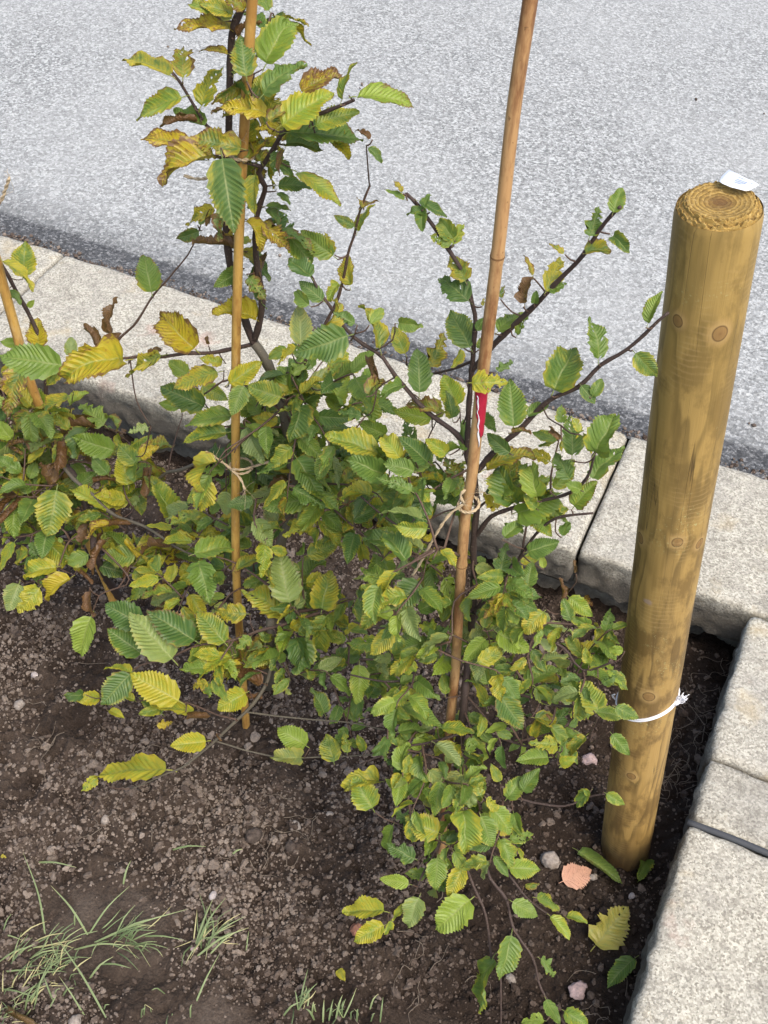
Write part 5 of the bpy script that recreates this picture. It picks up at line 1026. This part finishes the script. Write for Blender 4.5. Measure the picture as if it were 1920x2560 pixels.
# ------------------------------------------------------------------ fallen leaves
def fallen(k, bx, by, tx, ty, wide, color, me, label, lift=0.010, nrm=(0, -0.2, 1)):
    a = on_z(*R(k, bx, by), 0); b = on_z(*R(k, tx, ty), 0)
    a = on_z(*R(k, bx, by), soil_h(a[0], a[1], True)[0] + lift); b = on_z(*R(k, tx, ty), soil_h(b[0], b[1], True)[0] + lift)
    ax = b - a; L = np.linalg.norm(ax); ax /= L; n = np.array(nrm, float); n -= ax * (n @ ax); n /= np.linalg.norm(n); x = np.cross(ax, n); w = L * wide
    o = obj('fallen_leaf', me); o.matrix_world = Matrix(((x[0] * w, ax[0] * L, n[0] * L, a[0]), (x[1] * w, ax[1] * L, n[1] * L, a[1]), (x[2] * w, ax[2] * L, n[2] * L, a[2]), (0, 0, 0, 1)))
    o.color = color; tag(o, label, 'leaf', 'fallen leaves on the soil')
PINK = leaf_mesh('leaf_pink', 200, 0.74, 0.05, 0.12, 0.1, 0.03, 0, 0, 0.05); k_ = NT('pink_brown_dead_leaf'); P_ = k_.coord('UV')
PINK.materials.clear(); PINK.materials.append(k_.fin(k_.mix(k_.rng(k_.noise(P_, 9, 5, 0.7), 0.58, 0.68), k_.mix(k_.noise(P_, 5, 4), (0.50, 0.29, 0.20), (0.38, 0.21, 0.14)), (0.10, 0.05, 0.03)), 0.7))
fallen(8, 775, 488, 898, 440, 0.92, (1, 1, 1, 1), PINK, 'pinkish tan dead leaf lying below the wooden post')
fallen(8, 912, 768, 1056, 596, 0.92, (0.7, 0.36, 0.8, 0.45), leaf_mesh('leaf_crumpled', 201, 0.72, 0.05, 0.2, 0.2, 0.04, 0, 0.55, 0.14, 0.02), 'large crumpled yellowish leaf near the right kerb', 0.016)
fallen(8, 838, 358, 1034, 502, 0.62, (0.2, 0.1, 0.6, 0.25), leaf_mesh('leaf_rolled', 202, 0.56, 0.1, 0.15, 0.2, 0.03, 1.7), 'rolled green leaf lying against the foot of the post', 0.014)
fallen(8, 1084, 822, 964, 952, 0.85, (0.15, 0.05, 0.45, 0.0), FLAT[2], 'fresh green leaf propped against the right kerb', 0.016, (-0.6, -0.2, 1))
fallen(8, 1126, 398, 1096, 494, 0.8, (0.2, 0.1, 0.6, 0.1), ARCH[2], 'small green leaf wedged just right of the post foot', 0.014)
fallen(7, 1462, 870, 1490, 922, 1.1, (0.7, 0.15, 0.7, 0.1), FLAT[4], 'tiny olive yellow leaf on bare soil at the bottom centre', 0.008)
fallen(7, 30, 1040, 165, 1106, 0.75, (1.0, 1.2, 0.5, 0.2), DRY[3], 'curled brown dead leaf at the bottom left corner', 0.010)
fallen(7, 5, 378, 28, 388, 1.3, (1.0, 0.45, 0.9, 0.2), TORN[1], 'tiny orange leaf scrap at the left edge of the bare soil', 0.006)
fallen(6, 870, 360, 900, 410, 1.0, (1.0, 0.9, 0.5, 0.0), TORN[3], 'reddish brown dead leaf in the gap below the back kerb', 0.012)

# ------------------------------------------------------------------ grass
def grass():
    V, Fc, tone = [], [], []
    def blade(px0, px1, bow, w, t, lift=0.04):
        a = on_z(*px0, 0.0); a[2] = soil_h(a[0], a[1])[0] - 0.002; a = a if True else a
        b = on_z(*px1, lift + max(0, soil_h(a[0], a[1])[0])); m = (a + b) / 2 + np.array([bow, 0, lift * 0.55])
        L = smooth_line([a, m, b], 0.012); n = len(L); d = np.gradient(L, axis=0); o = len(V)
        for i in range(n):
            s = np.cross(d[i], [0.2, -0.6, 0.8]); s /= np.linalg.norm(s) + 1e-9; f = i / (n - 1); ww = w * (1 - f ** 2.2) * (0.6 + 0.4 * min(1, f * 6)) + 0.0002
            V.extend([L[i] - s * ww, L[i] + np.array([0, 0, 0.0004]) - np.cross(s, d[i]) * 0.0, L[i] + s * ww]); tone.extend([t + 0.25 * f ** 3] * 3)
        for i in range(n - 1):
            for j in range(2): Fc.append((o + i * 3 + j, o + i * 3 + j + 1, o + i * 3 + j + 4, o + i * 3 + j + 3))
    hand = [((200, 750), (100, 365), .01), ((385, 735), (220, 508), .006), ((385, 730), (560, 510), .0), ((530, 510), (565, 400), 0), ((400, 770), (810, 610), 0), ((470, 745), (700, 640), 0), ((320, 795), (580, 770), 0), ((850, 800), (920, 565), 0), ((850, 810), (975, 560), 0), ((870, 800), (1060, 640), 0), ((850, 850), (1075, 690), 0), ((900, 850), (1050, 690), 0), ((850, 1050), (950, 800), 0), ((620, 740), (800, 745), 0), ((1065, 820), (1075, 705), 0), ((470, 1106), (235, 720), .004), ((380, 1100), (255, 900), 0), ((110, 1060), (160, 930), 0), ((120, 1050), (260, 800), 0), ((150, 1060), (220, 830), 0), ((0, 890), (220, 880), 0), ((0, 850), (140, 770), 0), ((0, 730), (100, 745), 0), ((20, 720), (50, 630), 0), ((240, 1030), (190, 900), 0), ((0, 970), (170, 1000), 0), ((70, 830), (150, 760), 0), ((435, 860), (565, 865), 0), ((390, 930), (490, 815), 0), ((1290, 1090), (1330, 870), 0), ((1290, 1080), (1370, 930), 0), ((1290, 1080), (1275, 960), 0), ((1220, 1106), (1300, 1010), 0), ((1420, 1120), (1440, 1000), 0), ((1480, 1110), (1540, 950), .002), ((1450, 1110), (1480, 980), 0), ((1395, 1120), (1400, 1000), 0), ((1540, 1120), (1545, 1040), 0), ((1360, 1106), (1320, 1040), 0), ((830, 1110), (830, 1020), 0), ((620, 1110), (630, 1040), 0), ((1600, 1120), (1620, 1060), 0), ((1640, 1120), (1655, 990), 0), ((280, 1010), (320, 950), 0), ((720, 1000), (655, 960), 0), ((325, 690), (330, 620), 0), ((160, 400), (330, 430), 0), ((740, 355), (890, 340), 0), ((1000, 400), (1050, 350), 0)]
    for a, b, bw in hand: blade(R(7, *a), R(7, *b), bw, random.uniform(0.0009, 0.0015), random.uniform(0.35, 0.75), random.uniform(0.012, 0.03))
    for (cx, cy, sx, sy, n, ang, L) in ((520, 740, 90, 40, 26, -0.6, 170), (890, 780, 50, 50, 34, -1.0, 170), (150, 830, 120, 70, 34, -0.5, 150), (130, 980, 120, 70, 26, -1.0, 150), (270, 880, 60, 70, 14, -0.9, 130), (1300, 1050, 30, 40, 12, -1.4, 120), (1480, 1090, 90, 20, 14, -1.4, 110), (560, 780, 80, 30, 14, 0.0, 120), (60, 1090, 80, 30, 14, -1.2, 90), (640, 1080, 120, 20, 6, -1.3, 70)):
        for _ in range(n):
            x, y = random.gauss(cx, sx * 0.6), random.gauss(cy, sy * 0.6); a = ang + random.gauss(0, 0.45) + (math.pi if random.random() < 0.12 else 0); l = L * random.uniform(0.35, 1.1)
            blade(R(7, x, y), R(7, x + l * math.cos(a), y + l * math.sin(a)), random.gauss(0, 0.003), random.uniform(0.0005, 0.0011), random.choice((0.15, 0.35, 0.55, 0.75, 0.95)), random.uniform(0.003, 0.022))
    me = mesh_of('grass', V, Fc); at = me.attributes.new('tone', 'FLOAT', 'POINT'); at.data.foreach_set('value', np.clip(np.array(tone, np.float32), 0, 1))
    return tag(obj('grass', me, mat_grass()), 'sparse tufts of thin green grass growing on the bare soil', 'grass', kind='stuff')
grass()
